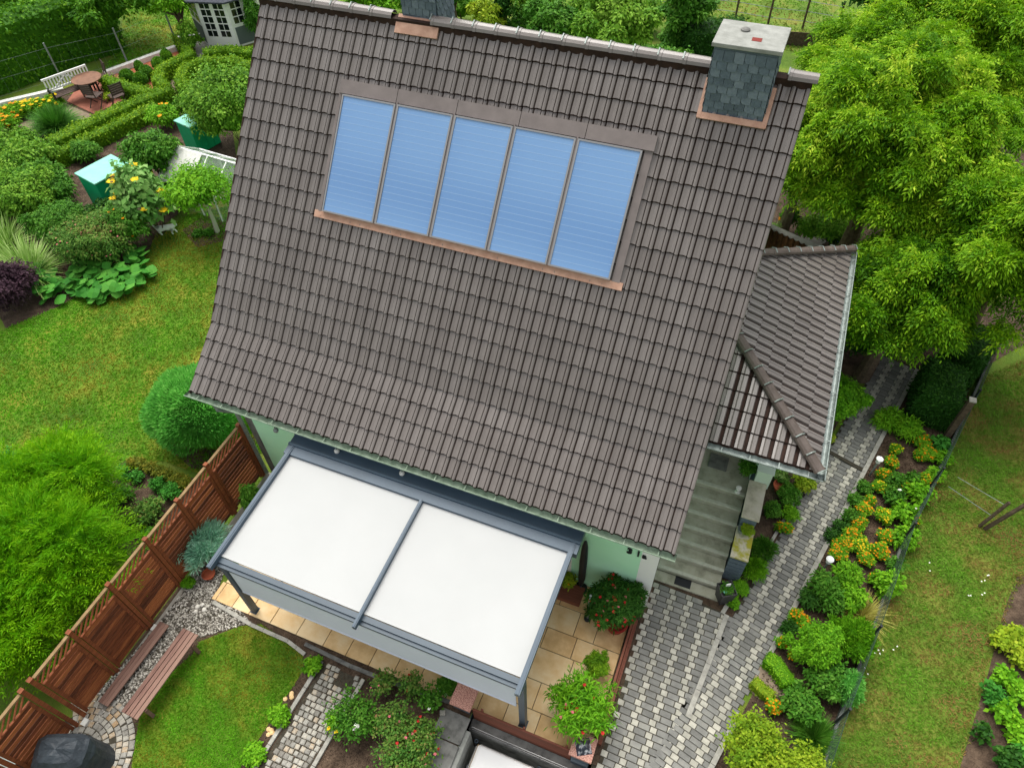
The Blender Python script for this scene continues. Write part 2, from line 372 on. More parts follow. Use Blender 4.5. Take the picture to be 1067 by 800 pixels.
lawn_left = px((0,345),(60,320),(150,272),(163,243),(196,224),(245,214),(262,240),(300,330),(300,420),(275,470),(225,500),(170,480),(128,484),(90,520),(40,500),(-60,480),(-60,380))
lawn_front = px((137,800),(148,728),(200,682),(208,668),(250,652),(272,650),(316,680),(316,698),(250,800),(240,830),(130,830))
meadow_right = px((1030,390),(1100,360),(1180,560),(1060,610),(1030,690),(1012,760),(1000,800),(985,880),(830,880),(852,815),(872,755),(904,672),(940,568),(969,512),(1005,432))
far_lawn = px((130,0),(230,-30),(230,30),(190,45),(105,78),(125,50))
back_lawn = px((660,-40),(880,-40),(860,60),(700,30))
sheet('lawn', lawn_left, .0, m_grassg); sheet('lawn', lawn_front, .0, m_grassg); sheet('lawn', far_lawn, .0, m_grassg)
def turf(name, poly, dens, L, W, mat, label, brown=0, z=.0, seed=1, vb=.5):
    P = np.array([p[:2] for p in poly]); lo = P.min(0); hi = P.max(0)
    n = int(dens*(hi-lo).prod()); Q = rng.uniform(lo, hi, (n, 2)); Q = Q[inside(Q, P)]
    pat = wob(Q[:, 0], Q[:, 1], 0, 1.0, seed)*.62-.06+wob(Q[:, 0], Q[:, 1], 0, 4.5, seed+1)*.3+wob(Q[:, 0], Q[:, 1], 0, 14, seed+5)*.2
    keep = rng.uniform(size=len(Q)) < np.clip(.35+pat*1.3, 0, 1); Q = Q[keep]; pat = pat[keep]
    n = len(Q); P3 = np.column_stack([Q, np.full(n, z)])
    T = unit(rng.normal(size=(n, 3))*np.array([1, 1, .2])+np.array([0, 0, .75])); l = L*rng.uniform(.5, 1.3, n)*(.6+.8*pat)
    V = leafquads(P3, T, unit(rng.normal(size=(n, 3))), l, np.full(n, W), .2)
    v = np.clip(vb+(pat-.5)*2.7+rng.normal(size=n)*.13, 0, 1)
    o = quads(name, V, v, mat); tag(o, label, None, None, 'stuff'); return o
turf('grass', lawn_left, 1100, .075, .020, L_grassb, 'short bright green grass of the lawn left of the house', vb=.42)
turf('grass', lawn_front, 4500, .05, .011, L_grassb, 'mown grass of the small lawn beside the wooden bench', vb=.52, seed=5)
turf('meadow_grass', meadow_right, 1700, .07, .016, L_meadow, 'patchy green and brown meadow grass right of the mesh fence', vb=.24, seed=9)
turf('grass', far_lawn, 320, .10, .035, L_grassb, 'bright lawn behind the far garden', vb=.6, seed=11)

# paths --------------------------------------------------------------
PR0 = np.array([2.35, 0.0]); PD = np.array([2.27, 8.44]); PD = PD/np.linalg.norm(PD); PN = np.array([-PD[1], PD[0]])   # PN points left
def pp(t, s): return tuple(PR0+PD*t+PN*s)
PW = .82
path_poly = [pp(-3.9, 0), pp(8.75, 0), pp(8.75, PW), pp(-3.9, PW)]
drive_poly = [(.06, .60), (1.50, .42), pp(.2, PW-.1), pp(-3.9, PW-.1), (.5, -4.4), (-.02, -4.4), (-.02, -3.0), (.04, -.6)]
sheet('driveway', drive_poly, .004, m_dark)
sheet('path', path_poly, .004, m_dark)
def paver(b, c, ux, l, w_, z, a, ch=.007, gap=.004, jit=True):
    uy = (-ux[1], ux[0]); vs = []
    dz = random.uniform(-.002, .002)
    for k, zz in ((0, z-.012), (ch, z+dz)):
        for i, j in ((-1, -1), (1, -1), (1, 1), (-1, 1)):
            p = (l/2-gap-k)*i; q = (w_/2-gap-k)*j
            vs.append((c[0]+ux[0]*p+uy[0]*q, c[1]+ux[1]*p+uy[1]*q, zz))
    b.add(vs, [(4, 5, 6, 7), (0, 1, 5, 4), (1, 2, 6, 5), (2, 3, 7, 6), (3, 0, 4, 7)], 0, a)
def lay(name, poly, ux, org, pitch, rowh, lights, z=.018, excl=None, zig=.05):
    """rows of pavers: lights = offsets of the light squares in one pitch"""
    P = np.array(poly); u = np.array(ux); n_ = np.array([-u[1], u[0]]); rel = P-np.array(org)
    a0, a1 = (rel@u).min(), (rel@u).max(); c0, c1 = (rel@n_).min(), (rel@n_).max(); b = MB()
    for r in range(int(c0/rowh)-1, int(c1/rowh)+2):
        sh = zig if r % 2 else 0
        for k in range(int(a0/pitch)-2, int(a1/pitch)+3):
            cur = k*pitch+sh
            for ln, kind in lights:
                c = np.array(org)+u*(cur+ln/2)+n_*(r*rowh+rowh/2)
                if inside(c[None], poly)[0] and not (excl and inside(c[None], excl)[0]):
                    a = random.uniform(.62, .95) if kind else random.uniform(.05, .38)
                    paver(b, c, u, ln, rowh, z, a)
                cur += ln
    return struct(b.build(name, m_paver))
lay('path', path_poly, (-PN[0], -PN[1]), pp(0, PW), PW, .108, [(.18, 0), (.14, 1), (.22, 0), (.14, 1), (.14, 0)], zig=.05)
lay('driveway', drive_poly, (.995, -.03), (0, 0), .335, .115, [(.125, 1), (.210, 0)], z=.012)
def strip(b, pts, w_, z0, z1, a=.5, seg=.5):
    for p, q in zip(pts[:-1], pts[1:]):
        p = Vector((*p[:2], 0)); q = Vector((*q[:2], 0)); L = (q-p).length; n = max(1, round(L/seg)); d = (q-p)/L; nn = Vector((-d.y, d.x, 0))*w_/2
        for i in range(n):
            s0 = p+d*(i*L/n+.004); s1 = p+d*((i+1)*L/n-.004)
            b.poly([(s0-nn)[:2], (s1-nn)[:2], (s1+nn)[:2], (s0+nn)[:2]], z0, z1+random.uniform(-.003, .003), 0, a+random.uniform(-.2, .2))
b = MB(); strip(b, [pp(-3.9, -.05), pp(-1.35, -.05)], .09, -.05, .05); strip(b, [pp(-.25, -.05), pp(8.75, -.05)], .09, -.05, .05)
tag(b.build('kerb', m_kerb), 'pale concrete edging along the flower bed side of the path', 'kerb')
b = MB(); strip(b, [(1.50, .40), g2(716, 748)], .09, -.05, .055)
tag(b.build('kerb', m_kerb), 'short light kerb splitting the driveway from the path', 'kerb')
b = MB(); strip(b, [g2(752, 640), g2(772, 607)], .08, -.05, .06); strip(b, [g2(784, 598), g2(832, 516), g2(860, 464)], .06, -.05, .05)
tag(b.build('kerb', m_kerb), 'thin edging between the plants by the steps and the path', 'kerb')
b = MB(); b.bar((*pp(5.05, PW), .03), (*pp(5.0, -.02), .03), .09, .03)
struct(b.build('path_drain', m_dark))
# soil beds
sheet('bed_soil', [(-8.9, -7.5), (-2.37, -7.5), (-2.37, -2.9), (-8.9, -2.9)], -.006, m_soil); sheet('bed_soil', [(-2.37, -3.035), (.2, -3.035), (.2, 1.5), (-2.37, 1.5)], -.006, m_soil); sheet('bed_soil', [(-.119, -7.5), (.6, -7.5), (.6, -2.9), (-.119, -2.9)], -.008, m_dark); sheet('bed_soil', [(.2, -.5), (2.3, -.5), (2.6, 3.6), (.2, 3.6)], -.008, m_soil)
bed_right = [pp(-4.2, -.1)]+[pp(8.6, -.1)]+px((985,390),(1012,400),(1003,432),(967,512),(938,568),(902,672),(870,755),(850,815))+px((840,860))
sheet('bed_soil', bed_right, .0, m_soil)
sheet('bed_soil', [pp(-.1,PW+.02)]+px((778,600),(832,516),(862,462),(905,378),(880,340),(800,440),(790,500),(768,600),(760,640)), .0, m_soil)
sheet('bed_soil', px((98,500),(135,478),(172,492),(212,500),(232,515),(190,560),(150,590),(110,560)), .004, m_soil)
sheet('bed_soil', px((316,698),(328,672),(470,722),(484,745),(460,830),(240,830),(262,790)), .004, m_soil)
sheet('bed_soil', px((0,330),(10,350),(100,312),(168,268),(170,235),(215,200),(250,190),(240,120),(100,90),(-100,150),(-100,330)), -.004, m_soil)
sheet('bed_soil', px((190,240),(212,225),(240,228),(238,250),(205,258)), .004, m_soil)
sheet('bed_soil', px((170,462),(235,470),(265,455),(270,490),(200,488)), .004, m_soil)
sheet('bed_soil', px((1060,600),(1045,640),(1030,700),(1000,800),(985,850),(1150,850),(1200,600)), .0, m_soil)
sheet('bed_soil', px((1100,280),(905,390),(940,400),(1030,380),(1100,340),(1150,180),(1000,60),(830,80),(790,250),(850,270),(880,345)), -.004, m_soil)
sheet('bed_soil', px((752,690),(800,680),(832,722),(790,728)), .004, m_soild)
# gravel strip
grav = px((240,575),(228,612),(262,648),(205,665),(192,672),(150,722),(60,780),(40,800),(82,742),(150,668),(210,592),(232,560))
grav += []
sheet('gravel_bed', grav, .0, m_dark); sheet('gravel_bed', [(-8.82, -7.0), (-8.5, -7.0), (-8.3, -3.0), (-7.9, -.01), (-8.82, -.01)], -.003, m_pebble)
P = np.array(grav); n = 16000; Q = rng.uniform(P.min(0), P.max(0), (n, 2)); Q = Q[inside(Q, P)]
def pebbles(name, Q, r, z, mat, label):
    n = len(Q); a = rng.uniform(0, 6.28, n); rr = r*rng.uniform(.6, 1.4, n); V = []; vv = rng.uniform(0, 1, n)
    ring = []
    for k in range(4):
        t = a+k*1.571; ring.append(np.stack([Q[:, 0]+np.cos(t)*rr*(1.25 if k % 2 else .8), Q[:, 1]+np.sin(t)*rr*(1.25 if k % 2 else .8), np.full(n, z)], 1))
    top = [(np.column_stack([Q, np.full(n, z)])*.45+q*.55)+np.array([0, 0, 1.0])*(rr*.75)[:, None]*1 for q in ring]
    for t_ in top: t_[:, 2] = z+rr*.75
    V.append(np.stack(top, 1))
    for k in range(4): V.append(np.stack([ring[k], ring[(k+1) % 4], top[(k+1) % 4], top[k]], 1))
    o = quads(name, np.concatenate(V), np.tile(vv, 5), mat); tag(o, label, None, None, 'stuff')
pebbles('gravel', Q, .02, .0, m_pebble, 'grey and white pebbles between the fence and the terrace')
# soil crumbs give the beds a rough look
for poly, dn in ((bed_right, 500), (px((316,698),(328,672),(470,722),(484,745),(460,830),(240,830),(262,790)), 900)):
    P = np.array(poly); n = int(dn*(P.max(0)-P.min(0)).prod()); Q = rng.uniform(P.min(0), P.max(0), (n, 2)); Q = Q[inside(Q, P)]
    pebbles('soil_crumbs', Q, .013, .004, m_soil, 'loose crumbs of dark soil in the beds')
# terrace
TER = [(-8.10, -3.0), (-.20, -3.0), (-.20, -.003), (-7.7, -.003)]
sheet('terrace', TER, .008, m_joint)
b = MB(); ty = -3.0; ri = 0
rows = [.40, .50, .60, .42, .50, .60]
for h in rows:
    x = -8.2-random.uniform(0, .3)
    while x < -.2:
        wd = random.choice([.4, .5, .6, .6, .75]); xa = max(x, -8.10+(ty+3.0)*.14); xb = min(x+wd, -.205)
        if xb-xa > .06 and ty < -.02:
            hh = min(h, -.004-ty); paver(b, ((xa+xb)/2, ty+hh/2), (1, 0), xb-xa, hh, .024, random.uniform(.15, .85), .004, .005)
        x += wd
    ty += h
struct(b.build('terrace', m_sand))
b = MB(); strip(b, px((222,627),(262,651),(300,668),(318,682)), .07, -.04, .03, .5, .3)
tag(b.build('lawn_edging', m_kerb), 'thin stone edging round the top of the small lawn', 'edging')
b = MB(); strip(b, px((318,671),(365,694),(400,708),(470,732)), .07, -.1, .04, .5, 1)
tag(b.build('bed_edging', m_concd), 'dark low edging between the terrace tiles and the rose bed', 'edging')
# sett path through the bed
pa = px((340,690),(376,703),(300,830),(240,830)); pa = [(-5.30, -3.27), (-4.50, -3.27), (-4.62, -5.9), (-5.42, -5.9)]
sheet('cobbled_path', pa, .010, m_dark)
b = MB(); y = -3.28; r = 0
while y > -5.9:
    for k in range(7):
        x = -5.25+k*.1-(-3.28-y)*.045+(r % 2)*.03+random.uniform(-.012, .012)
        if -5.0 < x < -4.66 and y > -3.55: continue
        paver(b, (x+.05, y), (math.cos(random.uniform(-.15, .15)), random.uniform(-.15, .15)), random.uniform(.085, .10), random.uniform(.085, .1), .026, random.uniform(0, .85), .014, .004)
    y -= .1; r += 1
struct(b.build('cobbled_path', m_sett))
b = MB(); strip(b, [(-5.36, -3.25), (-5.49, -5.9)], .07, -.02, .05)
tag(b.build('path_edging', m_kerb), 'pale stone edging on the lawn side of the cobbled path', 'edging')
b = MB(); strip(b, [(-4.46, -3.25), (-4.58, -5.9)], .07, -.02, .05)
tag(b.build('path_edging', m_kerb), 'pale stone edging on the rose side of the cobbled path', 'edging')
# fan of setts round the barbecue
cx, cy = g2(75, 790); b = MB(); bb = MB(); fan = []
for k in range(25):
    t = -1.4+k*3.1/24; fan.append((cx+1.02*math.cos(t), cy+1.02*math.sin(t)))
sheet('cobbled_circle', [(cx, cy-1.0)]+fan+[(cx-.6, cy+.4)], .012, m_dark)
for i in range(9):
    rr = .14+i*.108; nn = max(5, int(rr*5.2/.11))
    for k in range(nn):
        t = -2.2+k*4.6/nn+random.uniform(-.02, .02)
        if random.random() < .02: continue
        paver(b, (cx+rr*math.cos(t), cy+rr*math.sin(t)), (-math.sin(t), math.cos(t)), 4.6*rr/nn*.98, .105, .028, random.uniform(.1, 1), .014, .004)
struct(b.build('cobbled_circle', m_sett))

# ------------------------------------------------------------------ house
house = empty('house', (0, 0, 0), 'mint green house with a steep brown tiled roof and two slate chimneys', 'house')
WL = -8.70; YR = 4.942; ZR = 8.297; YE, ZE = -.243, 2.781; YB, ZB = .936, 3.638; XL, XR = -9.599, .2306
b = MB()
prof = [(0, -.3), (0, 2.78), (YB, 3.50), (YR, 8.05), (2*YR-YB, 3.50), (2*YR, 2.78), (2*YR, -.3)]
vs = [(x, y, z) for x in (WL, 0) for y, z in prof]; n = len(prof)
b.add(vs, [tuple(range(n)), tuple(range(n, 2*n))[::-1]]+[(i, n+i, n+(i+1) % n, (i+1) % n) for i in range(n)])
wall = b.build('wall', m_mint, house)
b = MB(); b.box(-.30, -.006, 0, .006, .05, 2.72); b.box(.0, .05, 0, .006, .4, 2.72)
b.build('corner_band', m_white, house)
b = MB(); b.box(WL-.006, -.006, 0, WL+.16, .05, 2.72); b.build('corner_band', m_concd, house)
def tube_part(name, pts, r, mat, parent, n=10):
    b = MB(); b.tube(pts, r, n); return b.build(name, mat, parent, smooth=False)
# tiles
T_PROF = [(0, -.030), (.013, -.030), (.021, .000), (.074, -.010), (.128, .000), (.134, -.018), (.140, -.018), (.147, .010), (.174, .020), (.199, .010), (.207, -.030)]
A_PROF = [(0, -.040), (.048, -.040), (.060, 0), (.100, .004), (.112, -.006), (.124, .004), (.190, 0), (.207, -.040)]
def tiles(org, ud, vd, width, length, cw=.207, cl=.365, seed=0, vtop=None, even=True, prof=None):
    PF = prof or T_PROF
    """profiled interlocking tiles; org lower left, ud along the eaves, vd up the slope; returns an MB"""
    ud, vd = Vector(ud).normalized(), Vector(vd).normalized(); nn = ud.cross(vd).normalized(); org = Vector(org)
    if nn.z < 0: nn = -nn
    nu = round(width/cw); cw_ = width/nu; nv = round(length/cl) if even else math.ceil(length/cl); clv = length/nv; k = cw_/.207; q = random.Random(seed); b = MB(); lip = .034
    for j in range(nv):
        v0, v1 = j*clv-.018, (j+1)*clv
        for i in range(nu):
            a = .5+q.gauss(0, .055)+.25*(float(wob(i*.3, j*.4, 0, 1.2, seed))-.5); dx = q.uniform(-.0015, .0015); dh = q.uniform(-.002, .002)
            P0 = [org+ud*(i*cw_+t*k+dx)+vd*(v0+.028-max(h, -.012)*.9)+nn*(h+lip+dh) for t, h in PF]
            P1 = [org+ud*(i*cw_+t*k+dx)+vd*v1+nn*(h+.004) for t, h in PF]
            Pl = [org+ud*(i*cw_+t*k+dx)+vd*(v0-max(h, -.012)*.9)+nn*(h*.3-.024) for t, h in PF]
            n = len(PF); b.add(P0+P1+Pl, [], 0)
            o = len(b.v)-3*n
            for s_ in range(n-1):
                joint_shade = s_ in ((0, 1) if prof else (0, 5))  # groove faces: dirt and groove shadow put into one dark colour
                b.f.append((o+s_, o+s_+1, o+n+s_+1, o+n+s_)); b.mi.append(1 if joint_shade else 0); b.a.append(a)
                b.f.append((o+2*n+s_, o+2*n+s_+1, o+s_+1, o+s_)); b.mi.append(1); b.a.append(a)  # nose bevel always dark: shadow of the overlap painted in
    return b
def slope(y0, z0, y1, z1, name, parent, seed, under=True, flip=False):
    L = math.hypot(y1-y0, z1-z0)
    b = tiles((XL, y0, z0), (1, 0, 0), (0, y1-y0, z1-z0), XR-XL, L, seed=seed)
    d = Vector((0, y1-y0, z1-z0)).normalized(); nn = Vector((1, 0, 0)).cross(d); nn = nn if nn.z > 0 else -nn
    p = [Vector((x, y, z))-nn*o for o in (.035, .13) for x, y, z in ((XL+.01, y0, z0), (XR-.01, y0, z0), (XR-.01, y1, z1), (XL+.01, y1, z1))]
    b.add(p, [(0, 1, 2, 3), (7, 6, 5, 4), (0, 4, 5, 1), (1, 5, 6, 2), (2, 6, 7, 3), (3, 7, 4, 0)], 1)
    return b.build(name, [m_tile, m_tdark], parent)
roof = slope(YB, ZB, YR, ZR, 'roof', house, 3)
slope(YE, ZE, YB, ZB, 'eaves_tiles', roof, 4)
b_ = slope(2*YR-YB, ZB, YR, ZR, 'rear_slope', roof, 5); slope(2*YR-YE, ZE, 2*YR-YB, ZB, 'rear_eaves_tiles', roof, 6)
def caps(p0, p1, r, step, name, parent, skip=(), mt=None):
    """half round ridge tiles with a clamp at each joint"""
    p0, p1 = Vector(p0), Vector(p1); d = (p1-p0); L = d.length; d.normalize(); sd = d.cross(Vector((0, 0, 1))).normalized(); up = sd.cross(d)
    n = round(L/step); b = MB(); c = MB(); K = 7
    for i in range(n):
        s0, s1 = i*L/n, (i+1)*L/n+.03; mid = p0+d*(s0+s1)/2
        if any(a < mid.x < e for a, e in skip): continue
        rr = [(s0, r*1.08), (s0+.05, r*1.08), (s0+.055, r), (s1, r*.94)]; vs = []
        for s_, q in rr:
            for k in range(K):
                t = math.pi*k/(K-1); vs.append(p0+d*s_+sd*math.cos(t)*q+up*(math.sin(t)*q*.8-.01))
        fs = [(a*K+k, a*K+k+1, (a+1)*K+k+1, (a+1)*K+k) for a in range(3) for k in range(K-1)]+[tuple(range(K))]
        b.add(vs, fs, 0, random.uniform(.4, .9))
        c.bar(p0+d*(s0-.01)+up*r*.5+sd*r*.9, p0+d*(s0-.01)+up*(r*.98), .02, .012, mi=0); c.bar(p0+d*(s0-.01)+up*(r*.98), p0+d*(s0-.01)+up*r*.5-sd*r*.9, .02, .012)
    o = b.build(name, mt or m_tile, parent); c.build('ridge_clamps', m_zinc, parent); return o
caps((XL-.02, YR, ZR+.03), (XR+.03, YR, ZR+.03), .125, .39, 'ridge_cap', roof, skip=((-6.72, -5.95), (-1.32, -.26)))
# dark seal under ridge
b = MB(); b.box(XL, YR-.10, ZR-.10, XR, YR+.10, ZR+.02); b.build('ridge_seal', m_tdark, roof)
# verge boards
for x in (XL+.02, XR-.02):
    b = MB()
    for (y0, z0), (y1, z1) in (((YE, ZE), (YB, ZB)), ((YB, ZB), (YR, ZR)), ((YR, ZR), (2*YR-YB, ZB))):
        b.bar((x, y0, z0-.08), (x, y1, z1-.08), .03, .14)
    b.build('verge_board', m_tdark, roof)
# gutter
def gutter(p, q, r, mat, name, parent, out):
    p, q = Vector(p), Vector(q); d = (q-p).normalized(); o = Vector(out); b = MB(); K = 9
    for rr, flip in ((r, 0), (r-.008, 1)):
        vs = [e+o*(-math.cos(math.pi*k/(K-1))*rr)-Vector((0, 0, 1))*math.sin(math.pi*k/(K-1))*rr for e in (p, q) for k in range(K)]
        b.add(vs, [(k, k+1, K+k+1, K+k) for k in range(K-1)])
    b.tube([p+o*r, q+o*r], .013, 6)
    for e in (p, q): b.add([e+o*(-math.cos(math.pi*k/(K-1))*r)-Vector((0, 0, 1))*math.sin(math.pi*k/(K-1))*r for k in range(K)], [tuple(range(K))])
    n = int((q-p).length/.6)
    for i in range(n+1):
        c = p+(q-p)*(i+.5)/(n+1); b.bar(c-o*r, c+o*r, .02, .01)
    return b.build(name, mat, parent)
gt = gutter((XL-.05, YE-.05, ZE-.04), (XR+.03, YE-.05, ZE-.04), .068, m_zincg, 'gutter', house, (0, -1, 0))
b = MB(); b.box(XL+.02, YE+.03, ZE-.14, XR-.02, -.003, ZE-.09); b.build('soffit', m_zincg, house)
tube_part('downpipe', [(-9.0, YE-.05, ZE-.1), (-8.98, YE-.05, 2.5), (-8.80, -.06, 2.25), (-8.80, -.06, .05)], .045, m_zinc, house)
# soft ball lights below the eaves
for x, t in ((-7.63, 'small round lamp under the eaves left of the patio cover'), (-6.25, 'middle small round lamp under the eaves above the patio cover'), (-4.85, 'rightmost small round lamp under the eaves')):
    l = empty('eaves_lamp', (x, -.27, 2.44), t, 'lamp', 'round lamps under the eaves')
    b = MB(); b.lathe((0, 0, 0), [(.0, -.055), (.035, -.045), (.052, -.015), (.052, .015), (.035, .045), (0, .055)], 14); b.build('globe', m_zinc if x < -7 else m_offw, l, smooth=True)
    b = MB(); b.tube([(0, 0, .05), (0, 0, .16)], .012, 6); b.build('bracket', m_zinc, l)
# house number
def text_mesh(txt, size, loc, rot, mat, parent, name, ext=.012):
    cu = bpy.data.curves.new(name, 'FONT'); cu.body = txt; cu.size = size; cu.extrude = ext; cu.offset = .004
    o = bpy.data.objects.new('tmp', cu); COL.objects.link(o); dg = bpy.context.evaluated_depsgraph_get(); dg.update()
    me = bpy.data.meshes.new_from_object(o.evaluated_get(dg)); bpy.data.objects.remove(o); me.materials.clear(); me.materials.append(mat)
    ob = bpy.data.objects.new(name, me); COL.objects.link(ob); ob.location = loc; ob.rotation_euler = rot; ob.parent = parent; return ob
text_mesh('3', .24, (-.58, -.02, 1.89), (R_(90), 0, 0), m_black, wall, 'house_number')
text_mesh('1', .24, (-.42, -.02, 1.89), (R_(90), 0, 0), m_black, wall, 'house_number')
text_mesh('a', .20, (-.29, -.02, 1.89), (R_(90), 0, 0), m_black, wall, 'house_number')
# terrace door
dr = MB(); dr.box(-3.2, -.03, .03, -1.55, .0-.004, 2.05); d_ = dr.build('terrace_door', m_white, house)
for x in (-3.1, -2.34):
    b = MB(); b.box(x, -.036, .12, x+.68, -.031, 1.95); b.build('pane', m_pane, d_)
b = MB(); b.box(-6.4, -.03, .9, -4.8, -.004, 2.05); d_ = b.build('window', m_white, house)
for x in (-6.32, -5.57):
    b = MB(); b.box(x, -.036, .98, x+.7, -.031, 1.97); b.build('pane', m_pane, d_)
# slate chimneys
def chimney(x0, x1, y0, y1, z0, z1, seed, flue):
    q = random.Random(seed); b = MB(); b.box(x0, y0, z0, x1, y1, z1, 0, .3)
    faces = [((x0, y0), (x1, y0), (0, -1)), ((x1, y0), (x1, y1), (1, 0)), ((x1, y1), (x0, y1), (0, 1)), ((x0, y1), (x0, y0), (-1, 0))]
    for (ax, ay), (bx, by), nn in faces:
        L = math.hypot(bx-ax, by-ay); d = ((bx-ax)/L, (by-ay)/L); nr = int((z1-z0)/.12); cols = max(3, round(L/.14)); cw = L/cols
        for r in range(nr):
            zt = z0+(r+1)*.12+.03; zb = z0+r*.12
            for k in range(cols+1):
                s0 = (k-.5*(r % 2))*cw+.004; s1 = s0+cw-.008; s0 = max(0, s0); s1 = min(L, s1)
                if s1-s0 < .03: continue
                jb = q.uniform(-.018, .018); pts = []
                for s_, z, o in ((s0, zb+jb+.035, .022), (s0+.03, zb+jb, .024), (s1, zb+jb*.5, .024), (s1, zt, .008), (s0, zt, .008)):
                    pts.append((ax+d[0]*s_+nn[0]*o, ay+d[1]*s_+nn[1]*o, z))
                bk = [(p[0]-nn[0]*.007, p[1]-nn[1]*.007, p[2]) for p in pts]; m_ = 5
                b.add(pts+bk, [tuple(range(5))]+[(i, (i+1) % 5, 5+(i+1) % 5, 5+i) for i in range(5)], 0, q.uniform(.2, .75))
    c = b.build('chimney', m_slate, house)
    b = MB(); b.box(x0-.045, y0-.045, z1, x1+.045, y1+.045, z1+.06); b.build('chimney_cap', m_conc, c, bevel=.008)
    if flue:
        xm, ym = (x0+x1)/2, (y0+y1)/2; b = MB()
        b.lathe((xm-.12, ym+.12, z1+.06), [(.07, 0), (.07, .02), (.04, .035), (0, .035)], 14); b.build('cap_vent', m_concd, c)
        b = MB(); b.box(xm+.02, ym-.2, z1+.0603, xm+.16, ym-.08, z1+.064); b.build('flue', m_flue, c)
    return c
chimney(-1.24, -.33, 4.49, 5.25, 7.4, 8.80, 5, True)
chimney(-6.66, -6.00, 4.98, 5.62, 7.9, 9.35, 8, False)
nrm = Vector((0, -(ZR-ZB), YR-YB)).normalized(); sl = Vector((0, YR-YB, ZR-ZB)).normalized()
def onroof(x, s_, h): # s_: distance up the main slope from the bend
    return Vector((x, YB, ZB))+sl*s_+nrm*h
def rpatch(b, x0, x1, s0, s1, h0, h1, mi=0, a=.5):
    vs = [onroof(x, s_, h) for h in (h0, h1) for x, s_ in ((x0, s0), (x1, s0), (x1, s1), (x0, s1))]
    b.add(vs, [(3, 2, 1, 0), (4, 5, 6, 7), (0, 1, 5, 4), (1, 2, 6, 5), (2, 3, 7, 6), (3, 0, 4, 7)], mi, a)
sa = (4.49-YB)/sl.y
b = MB(); rpatch(b, -1.30, -.26, sa-.10, sa-.005, .02, .058); rpatch(b, -1.31, -1.25, sa-.09, sa+.5, .02, .062); rpatch(b, -.32, -.25, sa-.09, sa+.5, .02, .062)
b.build('chimney_flashing', m_copper, house)
sa = (YR-YB)/sl.y
b = MB(); rpatch(b, -6.74, -5.92, sa-.26, sa-.06, .02, .062); b.add([(-6.74, 4.82, ZR-.075), (-5.92, 4.82, ZR-.075), (-5.92, 4.985, ZR+.06), (-6.74, 4.985, ZR+.06), (-6.74, 4.985, ZR-.1), (-5.92, 4.985, ZR-.1)], [(0, 1, 2, 3), (3, 2, 5, 4), (0, 3, 4), (1, 5, 2)]); b.build('chimney_flashing', m_copper, house)
# collector surround
s0 = (2.65-YB)/sl.y; s1 = (4.0-YB)/sl.y
b = MB(); rpatch(b, -7.60, -7.545, s0-.02, s1+.24, .01, .055); rpatch(b, -1.955, -1.82, s0-.02, s1+.24, .01, .055)
xs = np.linspace(-7.60, -1.80, 6)
for i in range(5): rpatch(b, xs[i]+.006, xs[i+1]-.006, s1+.03, s1+.27, .01, .075+.004*i)
b.build('collector_flashing', m_flash, house)
b = MB(); rpatch(b, -7.68, -1.76, s0-.14, s0-.01, .01, .052); b.build('collector_apron', m_copper, house)
names = ['leftmost blue solar collector on the roof', 'second blue solar collector from the left', 'middle one of the five blue solar collectors', 'second blue solar collector from the right end', 'rightmost blue solar collector, nearest the right chimney']
pw = (7.515-1.965)/5
for i in range(5):
    x0 = -7.515+i*pw+.025; x1 = x0+pw-.05; t = empty('solar_collector', onroof((x0+x1)/2, s0, .05), names[i]+' seen from the garden side' if i < 2 else names[i], 'solar panel', 'row of solar collectors on the main roof')
    org = Vector(t.location)
    def sub(b): b.v = [tuple(Vector(p)-org) for p in b.v]; return b
    b = MB(); rpatch(b, x0, x1, s0, s1, .04, .10); sub(b).build('absorber', m_glass, t)
    b = MB(); rpatch(b, x0-.008, x0+.022, s0-.01, s1+.01, .04, .115); rpatch(b, x1-.022, x1+.008, s0-.01, s1+.01, .04, .115); rpatch(b, x0+.022, x1-.022, s0-.012, s0+.016, .04, .115); rpatch(b, x0+.022, x1-.022, s1-.016, s1+.012, .04, .115)
    sub(b).build('frame', m_frame, t)
    b = MB()
    for k in range(1, 18): sq = s0+(s1-s0)*k/18; rpatch(b, x0+.024, x1-.024, sq-.004, sq+.004, .1, .1012)
    sub(b).build('seams', m_line, t)
for i in range(1, 5): b = MB(); x = -7.515+i*pw; rpatch(b, x-.014, x+.014, s0-.01, s1+.05, .04, .1); b.build('collector_joint', m_flash, house)

